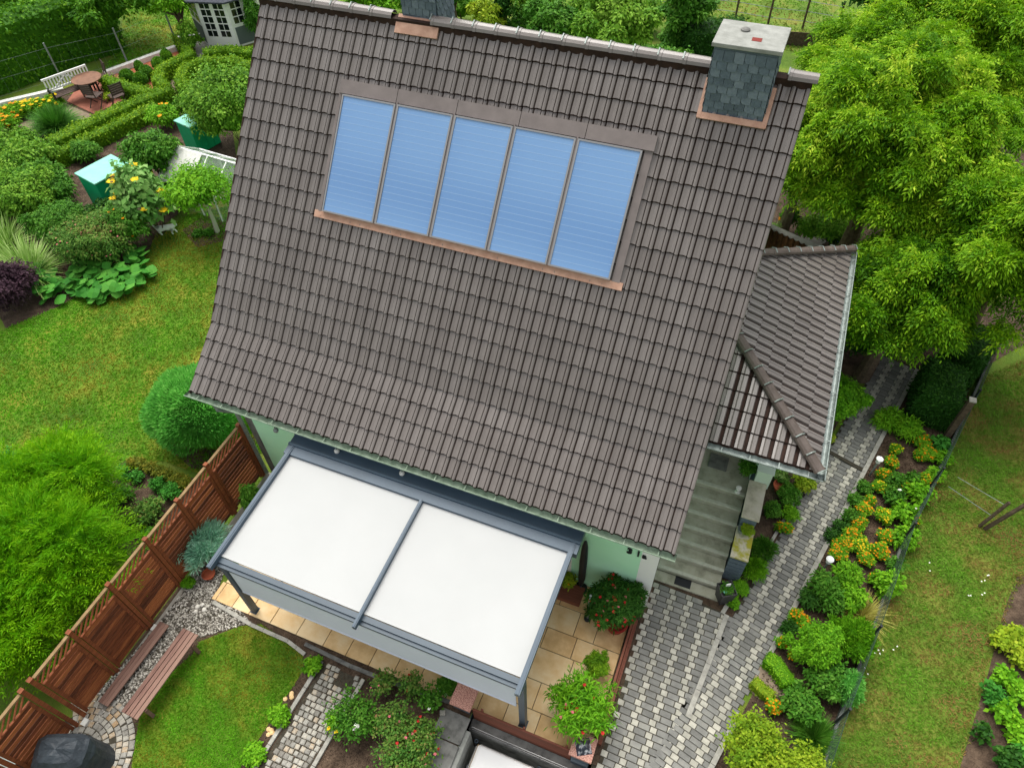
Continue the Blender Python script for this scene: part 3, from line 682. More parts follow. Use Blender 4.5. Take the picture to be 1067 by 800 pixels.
# annex --------------------------------------------------------------
AX, AY0, AY1, AZ = 2.06, 1.66, 7.80, 3.48; AP = .42; AM = (AY0+AY1)/2; AD = (AY1-AY0)/2
apex = Vector((AX-AD, AM, AZ+AP*AD))
def tri(face, name, seed):
    if face == 'right': b = tiles((AX, AY1, AZ), (0, -1, 0), (-1, 0, AP), AY1-AY0, (AX-.0)*math.hypot(1, AP)+.02, cl=.36, seed=seed, even=False, prof=A_PROF)
    elif face == 'front': b = tiles((AX-3.105, AY0, AZ), (1, 0, 0), (0, 1, AP), 3.105, 2.35, cl=.36, seed=seed, even=False, prof=A_PROF)
    else: b = tiles((AX, AY1, AZ), (-1, 0, 0), (0, -1, AP), 3.105, 2.35, cl=.36, seed=seed, even=False)
    o = b.build(name, [m_tile, m_tdark], aroof if aroof else house)
    bm = bmesh.new(); bm.from_mesh(o.data)
    def cut(co, no): bmesh.ops.bisect_plane(bm, geom=bm.verts[:]+bm.edges[:]+bm.faces[:], plane_co=co, plane_no=no, clear_outer=True)
    cut((0.003, 0, 0), (-1, 0, 0))
    if face == 'right': cut((AX, AY0, 0), (-1, -1, 0)); cut((AX, AY1, 0), (-1, 1, 0))
    elif face == 'front': cut((AX, AY0, 0), (1, 1, 0))
    else: cut((AX, AY1, 0), (1, -1, 0))
    bm.to_mesh(o.data); bm.free(); return o
aroof = None
aroof = tri('right', 'porch_roof', 21); tri('front', 'front_slope', 22)
for sg, y0 in ((1, AY0), (-1, AY1)):
    p0 = Vector((AX+.02, y0-.02*sg, AZ+.06)); p1 = Vector((.0, y0+sg*AX, AZ+AP*AX+.07))
    o = caps(p0, p1, .10, .36, 'hip_cap', aroof, mt=m_cap)
b = MB(); pts = [(0.004, AY0), (AX, AY0), (AX, AY1), (.004, AY1)]
b.add([(0.004, AY0, AZ-.06), (AX-.01, AY0+.01, AZ-.06), (AX-.01, AY1-.01, AZ-.06), (.004, AY1, AZ-.06), (.004, AY0+AX, AZ+AP*AX-.05), (.004, AY1-AX, AZ+AP*AX-.05)], [(0, 1, 4), (1, 2, 5, 4), (0, 4, 5), (1, 0, 5, 2)])
b.build('roof_deck', m_tdark, aroof)
gutter((AX+.06, AY1+.05, AZ-.03), (AX+.06, AY0-.1, AZ-.03), .065, m_zinc, 'gutter', house, (1, 0, 0))
gutter((.25, AY0-.06, AZ-.03), (AX+.10, AY0-.06, AZ-.03), .065, m_zinc, 'gutter', house, (0, -1, 0))
b = MB(); b.poly([(.003, 3.35), (1.60, 3.35), (1.60, 7.0), (.003, 5.55)], -.3, AZ-.08); aw = b.build('porch_wall', m_mint, house)
b = MB(); b.box(.22, 3.30, 1.2, 1.22, 3.345, 3.2); dd = b.build('front_door', M('red_brown_door', [S(70,36,28)], rough=.5), house)
b = MB(); b.tube([(1.12, 3.25, 2.2), (1.12, 3.28, 2.35)], .014, 8); b.build('handle', m_zinc, dd)
b = MB(); b.box(.003, 3.30, 1.2, .20, 3.345, 3.3); b.box(1.24, 3.30, 1.2, 1.6, 3.345, 3.3); b.build('door_surround', M('surround', [S(60,34,28)], rough=.7), house)
# entrance steps
st = empty('entrance_steps', (.6, .9, 0), 'broad pale concrete steps climbing to the porch beside the house', 'steps')
b = MB(); nst = 7; tr = .258; y = .86
for i in range(nst):
    z1 = (i+1)*1.2/nst
    b.box(.010-.6, y+i*tr-.9, -.02 if i == 0 else i*1.2/nst-.03, 1.245-.6, (y+(i+1)*tr if i < nst-1 else 3.29)-.9, z1)
    b.box(.010-.6, y+i*tr-.92-.003, z1-.045, 1.245-.6, y+i*tr-.9+.045, z1+.004, 1)
b.build('treads', [m_step, m_nose], st, bevel=.006)
b = MB(); b.box(.010-.6, y-.24-.9, -.02, 1.4-.6, y-.02-.9, .03); b.build('base_slab', m_step, st)
b = MB()
b.box(.40-.6, .66-.9, .032, .72-.6, .84-.9, .040); b.build('boot_scraper', m_black, st)
cw = empty('stair_wall', (1.42, 1.1, 0), 'low dark slate stair wall with two stepped pale cap stones', 'wall')
def wb(x0, y0, z0, x1, y1, z1, nm, mt, bv=0):
    b = MB(); b.box(x0-1.42, y0-1.1, z0, x1-1.42, y1-1.1, z1); return b.build(nm, mt, cw, bevel=bv)
wb(1.27, 1.16, -.05, 1.55, 1.83, .90, 'lower_wall', m_slate); wb(1.27, 1.84, -.05, 1.55, 2.95, 1.30, 'upper_wall', m_slate)
wb(1.24, 1.13, .90, 1.58, 1.835, .95, 'cap_stone', m_moss, .006); wb(1.24, 1.81, 1.30, 1.58, 2.70, 1.355, 'cap_stone', M('pale_cap', [S(150,146,128), S(184,178,158), S(196,190,176)], rough=.9, nscale=5), .006)
b = MB()
for k in range(6): b.bar((1.25-1.42, 1.148-1.1, .1+k*.135), (1.57-1.42, 1.148-1.1, .1+k*.135), .012, .11)
b.build('slate_courses', m_slate, cw)
b = MB(); b.box(1.33, 2.70, 1.2, 1.62, 2.97, 1.70); b.box(1.31, 2.68, 1.70, 1.64, 2.99, 1.73); tag(b.build('porch_pillar', M('pale_green_stone', [S(196,214,196)], rough=.8)), 'pale green square pillar at the top of the stair wall', 'pillar')
b = MB(); b.box(.40, 2.82, 1.206, .78, 3.18, 1.222); tag(b.build('door_mat', m_concd), 'dark grey door mat on the top landing', 'mat')
b = MB(); b.lathe((1.08, 2.42, 1.206), [(.055, 0), (.06, .02), (.03, .04), (.05, .12), (.055, .16), (0, .17)], 14)
tag(b.build('lantern', m_offw), 'small white lantern standing on the edge of the landing', 'lantern')
# planter at the foot of the steps
pl = empty('planter', (1.36, .70, .02), 'tall dark grey square planter at the foot of the steps', 'planter', rz=R_(32))
b = MB(); t0, t1, h = .11, .15, .46
vs = [(x*t0, y*t0, 0) for x, y in ((-1, -1), (1, -1), (1, 1), (-1, 1))]+[(x*t1, y*t1, h) for x, y in ((-1, -1), (1, -1), (1, 1), (-1, 1))]+[(x*(t1-.015), y*(t1-.015), h) for x, y in ((-1, -1), (1, -1), (1, 1), (-1, 1))]+[(x*(t1-.02), y*(t1-.02), h-.07) for x, y in ((-1, -1), (1, -1), (1, 1), (-1, 1))]
b.add(vs, [(0, 1, 5, 4), (1, 2, 6, 5), (2, 3, 7, 6), (3, 0, 4, 7), (4, 5, 9, 8), (5, 6, 10, 9), (6, 7, 11, 10), (7, 4, 8, 11), (8, 9, 13, 12), (9, 10, 14, 13), (10, 11, 15, 14), (11, 8, 12, 15), (12, 13, 14, 15)])
b.build('tub', M('anthracite', [S(62,60,62)], rough=.5), pl)
foliage('foliage', [(0, 0, .46, .12, .12, .07)], 220, .05, .02, L_mid, pl, core=.6)
b = MB(); b.box(-.03, .02, .44, .06, .035, .60); b.build('white_tag', m_white, pl)
b = MB(); b.lathe((-.06, -.05, .43), [(.03, 0), (.04, .05), (0, .07)], 10); b.build('ornament', m_mintlid, pl)
# corrugated lean-to behind the annex
sh = empty('lean_to', (.9, 8.0, 0), 'low shed with a rusty brown corrugated roof behind the porch', 'shed')
EA, EB = Vector(G(786, 231, 2.3)), Vector(G(866, 267, 2.3)); b = MB(); nx = 60; vs = []
for i in range(nx+1):
    t = i/nx; p = EA.lerp(EB, t); w_ = .03*math.sin(t*2*math.pi*14)
    q = Vector((p.x*.95, 5.9+1.0*t, 2.85)); vs += [(p.x-.9, p.y-8.0, 2.3+w_), (q.x-.9, q.y-8.0, q.z+w_)]
b.add(vs, [(2*i, 2*i+2, 2*i+3, 2*i+1) for i in range(nx)]); b.build('corrugated_roof', M('rusty_sheet', [S(52,38,22), S(84,60,34)], rough=1, spec=.05, nscale=5), sh)
o_ = Vector((.9, 8.0, 0)); b = MB(); d_ = (EB-EA).normalized(); nn_ = Vector((-d_.y, d_.x, 0))
b.bar(EA-o_+nn_*.09+Vector((0, 0, -.02)), EB-o_+nn_*.09+Vector((0, 0, -.02)), .20, .05); b.build('roof_edge', m_kerb, sh)
b = MB(); b.poly([(-.85, -1.9), (EA.x-.9+.1, EA.y-8.12), (EB.x-.9-.15, EB.y-8.12), (.95, -.95)], 0, 2.2); b.build('wall', m_woodtop, sh)
# ------------------------------------------------------------------ patio cover
pc = empty('patio_cover', (-4.28, -1.4, 0), 'white and blue grey patio cover with two white awning panels on the house front', 'patio cover')
O = Vector((-4.28, -1.4, 0))
def sh_(b): b.v = [tuple(Vector(p)-O) for p in b.v]; return b
def zz(y): return 2.34+(y+.0)*.047
b = MB()
b.add([(-7.24, -.63, zz(-.63)+.06), (-1.32, -.63, zz(-.63)+.06), (-1.32, -.008, 2.44), (-7.24, -.008, 2.44), (-7.24, -.63, zz(-.63)-.08), (-1.32, -.63, zz(-.63)-.08), (-1.32, -.008, 2.2), (-7.24, -.008, 2.2)],
      [(0, 1, 2, 3), (0, 4, 5, 1), (1, 5, 6, 2), (3, 7, 4, 0), (7, 6, 5, 4)])
b.box(-7.24, -.22, 2.40, -1.32, -.012, 2.475); b.box(-7.24, -.45, 2.395, -1.32, -.40, 2.425)
sh_(b).build('cassette', m_steel, pc)
for x0, x1 in ((-7.10, -4.305), (-4.245, -1.47)):
    b = MB(); b.add([(x0, -2.80, zz(-2.80)-.01), (x1, -2.80, zz(-2.80)-.01), (x1, -.60, zz(-.6)-.0), (x0, -.60, zz(-.6)-.0), (x0, -2.80, zz(-2.80)-.016), (x1, -2.80, zz(-2.80)-.016), (x1, -.60, zz(-.6)-.006), (x0, -.60, zz(-.6)-.006)], [(0, 1, 2, 3), (7, 6, 5, 4)])
    sh_(b).build('awning_fabric', m_fabric, pc)
    b = MB(); b.bar((x0, -2.80, zz(-2.8)-.012), (x1, -2.80, zz(-2.8)-.012), .05, .03); sh_(b).build('front_bar', m_fabric, pc)
for x, yb_ in ((-7.14, -.40), (-4.275, -.62), (-1.43, -.40)):
    b = MB(); w_ = .085 if x != -4.275 else .06
    b.bar((x, -3.10, zz(-3.1)+.03), (x, yb_, zz(yb_)+.03), w_, .11); b.bar((x, -3.10, zz(-3.1)+.088), (x, yb_, zz(yb_)+.088), w_*.45, .012)
    sh_(b).build('side_rail', m_steel, pc)
b = MB(); b.box(-7.19, -2.93, 1.99, -1.38, -2.835, 2.19); b.box(-7.19, -2.99, 2.10, -1.38, -2.925, 2.155)
sh_(b).build('front_beam', m_dsteel, pc)
b = MB(); b.box(-7.06, -2.895, .98, -1.55, -2.885, 1.99); b.box(-7.06, -2.905, .94, -1.55, -2.875, .98, 0)
sh_(b).build('front_screen', m_screen, pc)
for x in (-7.13, -1.44):
    b = MB(); b.box(x-.055, -2.93, .02, x+.055, -2.82, 2.0); b.box(x-.075, -2.95, .02, x+.075, -2.80, .03); sh_(b).build('post', m_dsteel, pc)
for x in (-5.9, -2.9): b = MB(); b.bar((x, -2.8, 2.12), (x, -.6, 2.2), .05, .08); sh_(b).build('rafter', m_dsteel, pc)

# terrace edge: boards, pillars, sunken yard
bf = empty('board_fence', (-1.25, -3.03, -.5), 'low fence of reddish brown boards above the grey wall', 'fence')
for i, (y, z) in enumerate(((-3.02, .16), (-3.02, .03), (-3.02, -.10), (-3.02, -.23))):
    b = MB(); b.box(-2.34+1.25, -.018, z-.065+.5, -.50+1.25, .018, z+.065+.5, 0, .25+.2*(i % 3)); b.build('board', m_redw, bf, bevel=.004)
b = MB()
for x in (-2.2, -1.4, -.62): b.box(x+1.25, .02, .05, x+1.29, .06, .74)
b.build('post', m_redw, bf)
for x, y, t in ((-2.55, -2.92, 'square pillar with red granite cap left of the board fence'), (-.33, -2.92, 'square pillar with red granite cap near the driveway')):
    p = empty('pillar', (x, y, -.9), t, 'pillar', 'granite capped pillars at the terrace edge')
    b = MB(); b.box(-.15, -.15, 0, .15, .15, 1.16); b.build('shaft', m_slate, p)
    b = MB()
    for k in range(7): b.box(-.155, -.157, .04+k*.16, .155, -.151, .18+k*.16, 0, random.random())
    b.build('slate_cladding', m_slate, p)
    b = MB(); b.box(-.20, -.20, 1.16, .20, .20, 1.22); b.build('cap_stone', m_granite, p, bevel=.006)
b = MB(); b.box(-2.36, -3.24, -1.4, -.12, -3.045, -.32)
tag(b.build('retaining_wall', m_concd), 'grey concrete wall below the reddish boards', 'wall')
b = MB(); x0, y0, x1, y1 = X0, Y0, X1, Y1
b.add([(x0, y0, -1.4), (x1, y0, -1.4), (x1, y1+.15, -1.4), (x0, y1+.15, -1.4)], [(0, 1, 2, 3)]); struct(b.build('lower_yard', m_conc))
b = MB(); b.box(x0-.02, y0, -1.4, x0+.10, -3.34, -.02); b.box(x1-.12, y0, -1.4, x1+.02, -3.345, -.02)
struct(b.build('yard_wall', m_conc))
sl_ = empty('slate_slabs', (-2.6, -3.9, 0), 'dark grey slate slabs beside the rose bed', 'slabs')
for i, (ya, yb_) in enumerate(((-3.62, -3.15), (-4.20, -3.64), (-4.8, -4.22))):
    b = MB(); b.box(-2.87+2.6, ya+3.9, -.02, -2.34+2.6, yb_+3.9, .035, 0, .3+.2*i); b.build('slab', m_concd, sl_, bevel=.008)
b = MB(); b.box(-.05, -.045, 0, .05, .045, .05, rot=.4); o = b.build('stone_cube', m_sett, bevel=.01); o.location = (-2.84, -3.25, .036); tag(o, 'small square granite stone at the head of the slate slabs', 'stone')
# table with a cloth in the sunken yard
tb = empty('table', (-1.56, -3.78, -1.08), 'low table in the sunken yard covered with a white cloth', 'table')
b = MB(); b.box(-.55, -.38, .70, .55, .38, .73); b.build('tabletop', m_woodtop, tb)
for sx in (-1, 1):
    for sy in (-1, 1):
        b = MB(); b.box(sx*.48-.02, sy*.32-.02, .01, sx*.48+.02, sy*.32+.02, .70); b.build('leg', m_black, tb)
tc_ = empty('tablecloth', (-1.56, -3.78, -.348), 'white cloth tied at its corners over the table', 'tablecloth')
N = 24; vs = []; fs = []
for j in range(N+1):
    for i in range(N+1):
        u = i/N*2-1; v = j/N*2-1; x = u*.62; y = v*.44; e = max(abs(u)-.86, 0)*1.4+max(abs(v)-.84, 0)*1.2
        vs.append((x*(1-.25*e), y*(1-.25*e), .012-.5*e+.012*wob(np.float64(x), np.float64(y), 0, 9, 4)))
for j in range(N):
    for i in range(N): a = j*(N+1)+i; fs.append((a, a+1, a+N+2, a+N+1))
b = MB(); b.add(vs, fs); o = b.build('cloth', m_cloth, tc_, smooth=True); sm = o.modifiers.new('thickness', 'SOLIDIFY'); sm.thickness = .004
b = MB()
for sx in (-1, 1): b.tube([(sx*.60+.03*math.cos(t), .42+.03*math.sin(t), -.02) for t in np.linspace(0, 6.2, 12)], .006, 5)
b.build('corner_tie', m_steel, tc_)
ch = empty('grey_box', (-2.05, -4.0, -1.4), 'light grey storage box beside the cloth covered table', 'box')
b = MB(); b.box(-.16, -.3, .01, .16, .3, .55); b.build('body', m_screen, ch, bevel=.02); b = MB(); b.box(-.175, -.315, .55, .175, .315, .60); b.build('lid', m_screen, ch, bevel=.01)
b = MB()
for z in (-.30, -.16): b.tube([(-2.3, -3.22, z), (-.3, -3.22, z)], .009, 6)
for x in (-2.25, -1.6, -1.0, -.4): b.tube([(x, -3.22, -.33), (x, -3.22, -.14)], .009, 6)
tag(b.build('wire_railing', m_frame), 'thin pale metal railing on the grey wall by the table', 'railing')
# pyramid ornament on the pillar
b = MB(); b.add([(-.13, -.13, 0), (.13, -.13, 0), (.13, .13, 0), (-.13, .13, 0), (0, 0, .20)], [(3, 2, 1, 0), (0, 1, 4), (1, 2, 4), (2, 3, 4), (3, 0, 4)])
o = b.build('pyramid_lantern', M('marbled_metal', [S(30,34,46), S(60,66,80), S(210,212,216)], rough=.3, nscale=14, ndetail=2)); o.location = (-.33, -2.92, .32); o.rotation_euler = (0, 0, .5)
tag(o, 'dark pyramid shaped ornament on the granite cap near the driveway', 'ornament')
# boards along the driveway side of the terrace
b = MB(); b.box(-.175, -2.72, .0, -.135, -.35, .20, 0, .6); b.box(-.125, -2.72, -.02, -.06, -.35, .10, 0, .2); b.box(-.125, -2.72, .10, -.10, -.35, .12, 0, .5)
tag(b.build('edge_board', m_redw), 'long brown edge board between the terrace and the driveway', 'edging')

# ------------------------------------------------------------------ tall wooden fence
FX = -8.86
posts = [-.12, -1.18, -2.06, -2.95, -3.90, -4.82, -5.66, -5.84, -6.75, -7.7]
fn = empty('wooden_fence', (FX, -3, 0), 'tall brown wooden privacy fence with lattice tops beside the lawn', 'fence')
for y in posts:
    b = MB(); b.box(-.036, y+3-.036, -.05, .036, y+3+.036, 1.86, 0, .5); b.box(-.042, y+3-.042, 1.86, .042, y+3+.042, 1.88, 0, .35); b.build('post', m_wood, fn, bevel=.004)
for y1_, y0_ in zip(posts[:-1], posts[1:]):
    if y1_-y0_ < .3: continue
    a, c = y0_+3+.05, y1_+3-.05
    b = MB(); n = 13
    for k in range(n):
        z = .10+k*.108; b.box(-.010, a, z, .010, c, z+.086, 0, random.uniform(.0, 1.0))
    for yy in (a+.03, c-.03): b.box(.010, yy-.03, .05, .026, yy+.03, 1.52, 0, .4)
    b.build('panel', m_wood, fn)
    b = MB(); L = c-a; m_ = int((L+.3)/.13)
    for k in range(m_):
        s0 = a-.3+k*.13; p = [s0, 1.53]; q = [s0+.28, 1.80]
        if p[0] < a: p[1] += (a-p[0])*.27/.28; p[0] = a
        if q[0] > c: q[1] -= (q[0]-c)*.27/.28; q[0] = c
        if q[0]-p[0] > .02: b.bar((0, p[0], p[1]), (0, q[0], q[1]), .010, .036, up=(1, 0, 0))
        s0 = a+k*.10
        if s0 < c: e = min(.28, s0-a); 
    b.build('lattice', m_wood, fn)
    b = MB(); b.box(-.02, a, 1.50, .02, c, 1.53, 0, .5); b.build('mid_rail', m_wood, fn)
    b = MB(); b.box(-.028, a, 1.80, .028, c, 1.835, 0, .5); b.build('top_rail', m_woodtop, fn)
for y in (-3.90, -5.75): 
    b = MB(); b.box(-8.80, y-.06, 0, -8.70, y+.06, .05); tag(b.build('footing_stone', m_offw), 'pale footing stone at the post by the %s' % ('bench' if y > -5 else 'barbecue'), 'stone')

# bench
P0 = np.array(G(168, 700, .42)); bn = empty('garden_bench', (P0[0], P0[1], 0), 'long weathered brown wooden bench on the lawn by the fence', 'bench', rz=R_(-1.5))
L = 1.62; b = MB()
for k in range(4): b = MB(); b.box(-.18+k*.093, -L/2, .40, -.10+k*.093, L/2, .43, 0, .2+.2*k); b.build('seat_slat', m_benchw, bn, bevel=.004)
for y in (-.62, .62):
    b = MB(); b.box(-.19, y-.03, .0, -.13, y+.03, .398); b.box(.13, y-.03, 0, .19, y+.03, .398); b.box(-.2, y-.03, .34, .2, y+.03, .398, 0, .3); b.build('leg', m_benchw, bn)
P1 = np.array(G(141, 690, .12)); b = MB()
for k in range(3): b.box(-.12+k*.075, -L/2, .10, -.05+k*.075, L/2, .13, 0, .3+.2*k)
b.box(-.1, -.6, 0, -.04, -.5, .10); b.box(-.1, .5, 0, -.04, .6, .10)
o = b.build('low_bench', m_benchw); o.location = (P1[0], P1[1], 0); o.rotation_euler = (0, 0, R_(-1.5)); tag(o, 'low narrow plank bench between the long bench and the fence', 'bench')
# barbecue under a black cover
c = G(72, 788, .5); bq = empty('covered_barbecue', (c[0], c[1], 0), 'barbecue under a black cover on the cobbled circle', 'barbecue')
vs = []; K = 20; prof = [(1.06, .02), (1.0, .35), (.98, .66), (.9, .80), (.62, .92), (.3, .97), (0, .98)]
for j, (r, z) in enumerate(prof):
    for k in range(K):
        t = 2*math.pi*k/K; sq = 1/max(abs(math.cos(t)), abs(math.sin(t)))**.65; fold = 1+(.05*math.sin(t*5+1) if j < 3 else .02*math.sin(t*3))
        vs.append((.50*r*math.cos(t)*sq*fold, .32*r*math.sin(t)*sq*fold, z+(.03*math.sin(3*t+1) if 2 < j < 6 else 0)))
fs = [(j*K+k, j*K+(k+1) % K, (j+1)*K+(k+1) % K, (j+1)*K+k) for j in range(len(prof)-1) for k in range(K)]
b = MB(); b.add(vs, fs); o = b.build('cover', M('black_cover', [S(40,46,52), S(56,64,70)], rough=.55, nscale=5, bump=(9, .6, .05)), bq, smooth=False); o.rotation_euler = (0, 0, .4)
for x in (-.3, .3):
    b = MB(); b.tube([(x, -.1, 0), (x, .1, 0)], .06, 10); b.build('wheel', m_black, bq)
c = G(6, 790, .7); b = MB(); b.box(c[0]-.5, c[1]-.52, .0, c[0]+.23, c[1]+.12, .72); o = b.build('metal_cabinet', m_zinc, bevel=.01); tag(o, 'grey metal cabinet beside the covered barbecue', 'cabinet')

# terrace objects ------------------------------------------------------
c = G(604, 608, .3)
um = empty('folded_parasol', (-1.42+.12, -.12, 0), 'closed black parasol standing upright against the mint wall', 'parasol')
b = MB(); b.lathe((0, 0, 0), [(.045, .25), (.07, .5), (.075, 1.2), (.06, 1.75), (.03, 1.95), (0, 2.0)], 12); b.build('canopy', m_black, um)
b = MB(); b.tube([(0, 0, .05), (0, 0, .3)], .02, 8); b.build('pole', m_steel, um); b = MB(); b.lathe((0, 0, .024), [(.14, 0), (.14, .04), (.03, .06)], 14); b.build('base', m_black, um)
c = G(612, 645, 0); wp = empty('water_post', (c[0], c[1], .02), 'slim grey water post with a black foot on the terrace', 'water post')
b = MB(); b.tube([(0, 0, .05), (0, 0, 1.05)], .022, 8); b.build('pipe', m_zinc, wp); b = MB(); b.lathe((0, 0, 0), [(.07, 0), (.07, .05), (.03, .07)], 12); b.build('foot', m_black, wp)
b = MB(); b.tube([(0, 0, 1.0), (0, -.09, 1.0), (0, -.1, .95)], .012, 6); b.build('spout', m_zinc, wp)
# brick coloured step with plants in front of the wall
c = G(592, 618, .12); b = MB(); b.box(c[0]-.35, c[1]-.15, .02, c[0]+.28, c[1]+.22, .14); tag(b.build('plant_stand', m_redw), 'low brown wooden stand with potted plants by the mint wall', 'stand')

def plant_pot(name, c, r, h, mat, label):
    b = MB(); b.lathe((0, 0, 0), [(r*.7, 0), (r*.95, h*.85), (r*1.05, h*.85), (r*1.05, h), (r*.9, h), (r*.85, h*.8), (0, h*.8)], 20)
    o = b.build(name, mat, smooth=False); o.location = c; tag(o, label, 'pot'); return o
PB = [0]
def bush(name, label, cat, u, v, rpx, h, mat, leaf=.06, asp=.5, nmul=1.0, kind='leaf', fl=None, nb=6, sx=1, sy=1, core=.6, z0=0, stem=True, base=0, droop=.25, group=None, depth=.45, up=.5, K=4, trunk=False, low=-.35, exact=None, vadd=0):
    """fl = (material, count, radius) or list of those"""
    PB[0] += 1
    zc = base+z0+h*.55; c = G(u, v, zc) if exact is None else exact; r = rpx*ppm(u, v, zc) if exact is None else rpx
    t = empty(name, (c[0], c[1], base), label, cat, group)
    B = lumps(r, h, nb, z0, PB[0], sx, sy)
    if depth >= .4:
        q_ = np.random.default_rng(PB[0]+900)
        for _ in range(7):
            a_ = q_.uniform(0, 6.28); k_ = q_.uniform(.72, 1.02); e_ = r*q_.uniform(.12, .24)
            B.append((math.cos(a_)*r*k_*sx, math.sin(a_)*r*k_*sy, z0+h*q_.uniform(.3, .85), e_, e_, e_*.9))
    area = 4*3.14*r*max(r, h*.5)*(sx+sy)/2; n = int(min(26000, nmul*2.6*area/(leaf*leaf*asp*.5)*(1 if kind != 'spray' else .22)))
    foliage('foliage', B, n, leaf, leaf*asp, mat, t, kind=kind, core=core, droop=droop, depth=depth, up=up, K=K, low=low, vadd=vadd)
    b = MB()
    if trunk:
        b.tube([(0, 0, -.02), (.02, .01, z0*.5), (0, 0, z0+h*.5)], [.05+.03*r, .04+.02*r, .02], 8)
        for k in range(5):
            a = k*1.3; b.tube([(0, 0, z0*.8+.1*k), (math.cos(a)*r*.4, math.sin(a)*r*.4, z0+h*.45), (math.cos(a)*r*.6, math.sin(a)*r*.6, z0+h*.6)], [.03, .02, .008], 6)
    else:
        for k in range(5):
            a = k*1.256; b.tube([(0, 0, -.01), (math.cos(a)*r*.3, math.sin(a)*r*.3, z0+h*.45)], [.012, .006], 5)
    b.build('trunk' if trunk else 'stem', m_barkw if 'pale trunk' in label else m_bark, t)
    if fl:
        for (fm, cnt, fr) in (fl if isinstance(fl, list) else [fl]):
            P, out, k, d = sample_blobs(B, cnt, .0, .05); P = P+out*fr*.6
            flowers('blossoms', P, fr, fm, t)
    return t
def hedge(name, label, pts, w_, h, mat, leaf=.05, dens=1.0, cat='hedge', closed=False, taper=.08, vadd=0.0):
    """clipped hedge: rounded box core following pts, leaves over its faces"""
    b = MB(); Vq = []; vv = []
    pts = [Vector((*p[:2], 0)) for p in pts]
    if closed: pts.append(pts[0])
    L = []; nn = []
    for i, p in enumerate(pts):
        d = (pts[min(i+1, len(pts)-1)]-pts[max(i-1, 0)]).normalized(); 
        if closed and i in (0, len(pts)-1): d = (pts[1]-pts[-2]).normalized()
        nn.append(Vector((-d.y, d.x, 0)))
    sec = [(-w_/2, 0), (-w_/2+taper*.2, h*.9), (-w_/2+taper, h), (w_/2-taper, h), (w_/2-taper*.2, h*.9), (w_/2, 0)]
    rings = [[p+n_*s_*.94+Vector((0, 0, z*.97)) for s_, z in sec] for p, n_ in zip(pts, nn)]
    core = []
    for r0, r1 in zip(rings[:-1], rings[1:]):
        for k in range(5):
            q = [r0[k], r0[k+1], r1[k+1], r1[k]]; core.append([list(x) for x in q]); vv.append(.3)
            a = (q[1]-q[0]).length*(q[2]-q[1]).length; cnt = int(a*dens*2.6/(leaf*leaf*.5))
            if cnt < 1: continue
            s_ = rng.uniform(size=cnt)[:, None]; t_ = rng.uniform(size=cnt)[:, None]; Q = [np.array(x) for x in q]
            P = (Q[0]*(1-s_)+Q[1]*s_)*(1-t_)+(Q[3]*(1-s_)+Q[2]*s_)*t_
            no = np.cross(Q[1]-Q[0], Q[3]-Q[0]); no = no/max(1e-9, np.linalg.norm(no)); mid = P.mean(0); cen = np.array(((r0[0]+r1[5])/2)); cen[2] = h*.4
            if no@(mid-cen) < 0: no = -no
            P = P+no*(rng.normal(size=(cnt, 1))*leaf*.45+leaf*.7*(wob(P[:, 0], P[:, 1], P[:, 2], 4, 8)[:, None]-.45))
            N_ = unit(no+rng.normal(size=(cnt, 3))*.55); T = unit(np.cross(N_, unit(rng.normal(size=(cnt, 3))))+no*.3); l = leaf*rng.uniform(.6, 1.3, cnt)
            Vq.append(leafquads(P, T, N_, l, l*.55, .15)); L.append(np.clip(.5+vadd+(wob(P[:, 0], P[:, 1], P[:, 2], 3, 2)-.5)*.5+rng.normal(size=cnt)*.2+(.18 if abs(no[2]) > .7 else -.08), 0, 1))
    for e, o_ in ((rings[0], rings[1]), (rings[-1], rings[-2])):
        if closed: break
        no = np.array((e[0]-o_[0]).normalized()); cnt = int(w_*h*dens*2.6/(leaf*leaf*.5)); a_ = np.array(e[0]); b_ = np.array(e[5])
        s_ = rng.uniform(size=cnt)[:, None]; P = a_*(1-s_)+b_*s_+np.array([0, 0, 1.0])*rng.uniform(0, h, (cnt, 1)); P = P+no*rng.normal(size=(cnt, 1))*leaf*.35
        N_ = unit(no+rng.normal(size=(cnt, 3))*.55); T = unit(np.cross(N_, unit(rng.normal(size=(cnt, 3))))+no*.3); l = leaf*rng.uniform(.6, 1.3, cnt)
        Vq.append(leafquads(P, T, N_, l, l*.55, .15)); L.append(np.clip(.42+vadd+rng.normal(size=cnt)*.15, 0, 1))
    for e in (rings[0], rings[-1]):
        core.append([list(e[0]), list(e[1]), list(e[4]), list(e[5])]); vv.append(.3); core.append([list(e[1]), list(e[2]), list(e[3]), list(e[4])]); vv.append(.3)
    V = np.concatenate([np.array(core)]+Vq); v = np.concatenate([np.array(vv)]+L)
    o = quads(name, V, v, mat); tag(o, label, cat); return o

def massif(name, label, pts, mat, leaf):
    c = G(pts[0][0], pts[0][1], .6); t = empty(name, (c[0], c[1], 0), label, 'hedge'); B = []; ar = 0
    for k, (u, v, r, h) in enumerate(pts):
        p = G(u, v, h*.55); r = r*ppm(u, v, h*.5); ar += 6*r*r
        for x in lumps(r, h, 6, 0, k+40): B.append((x[0]+p[0]-c[0], x[1]+p[1]-c[1], x[2], x[3], x[4], x[5]))
    foliage('foliage', B, int(min(26000, 2.4*ar/(leaf*leaf*.27))), leaf, leaf*.55, mat, t, core=.7, depth=.45)
    b = MB()
    for k in range(6): b.tube([(B[k*3][0], B[k*3][1], 0), (B[k*3][0], B[k*3][1], B[k*3][2]*.8)], .02, 5)
    b.build('stem', m_bark, t); return t
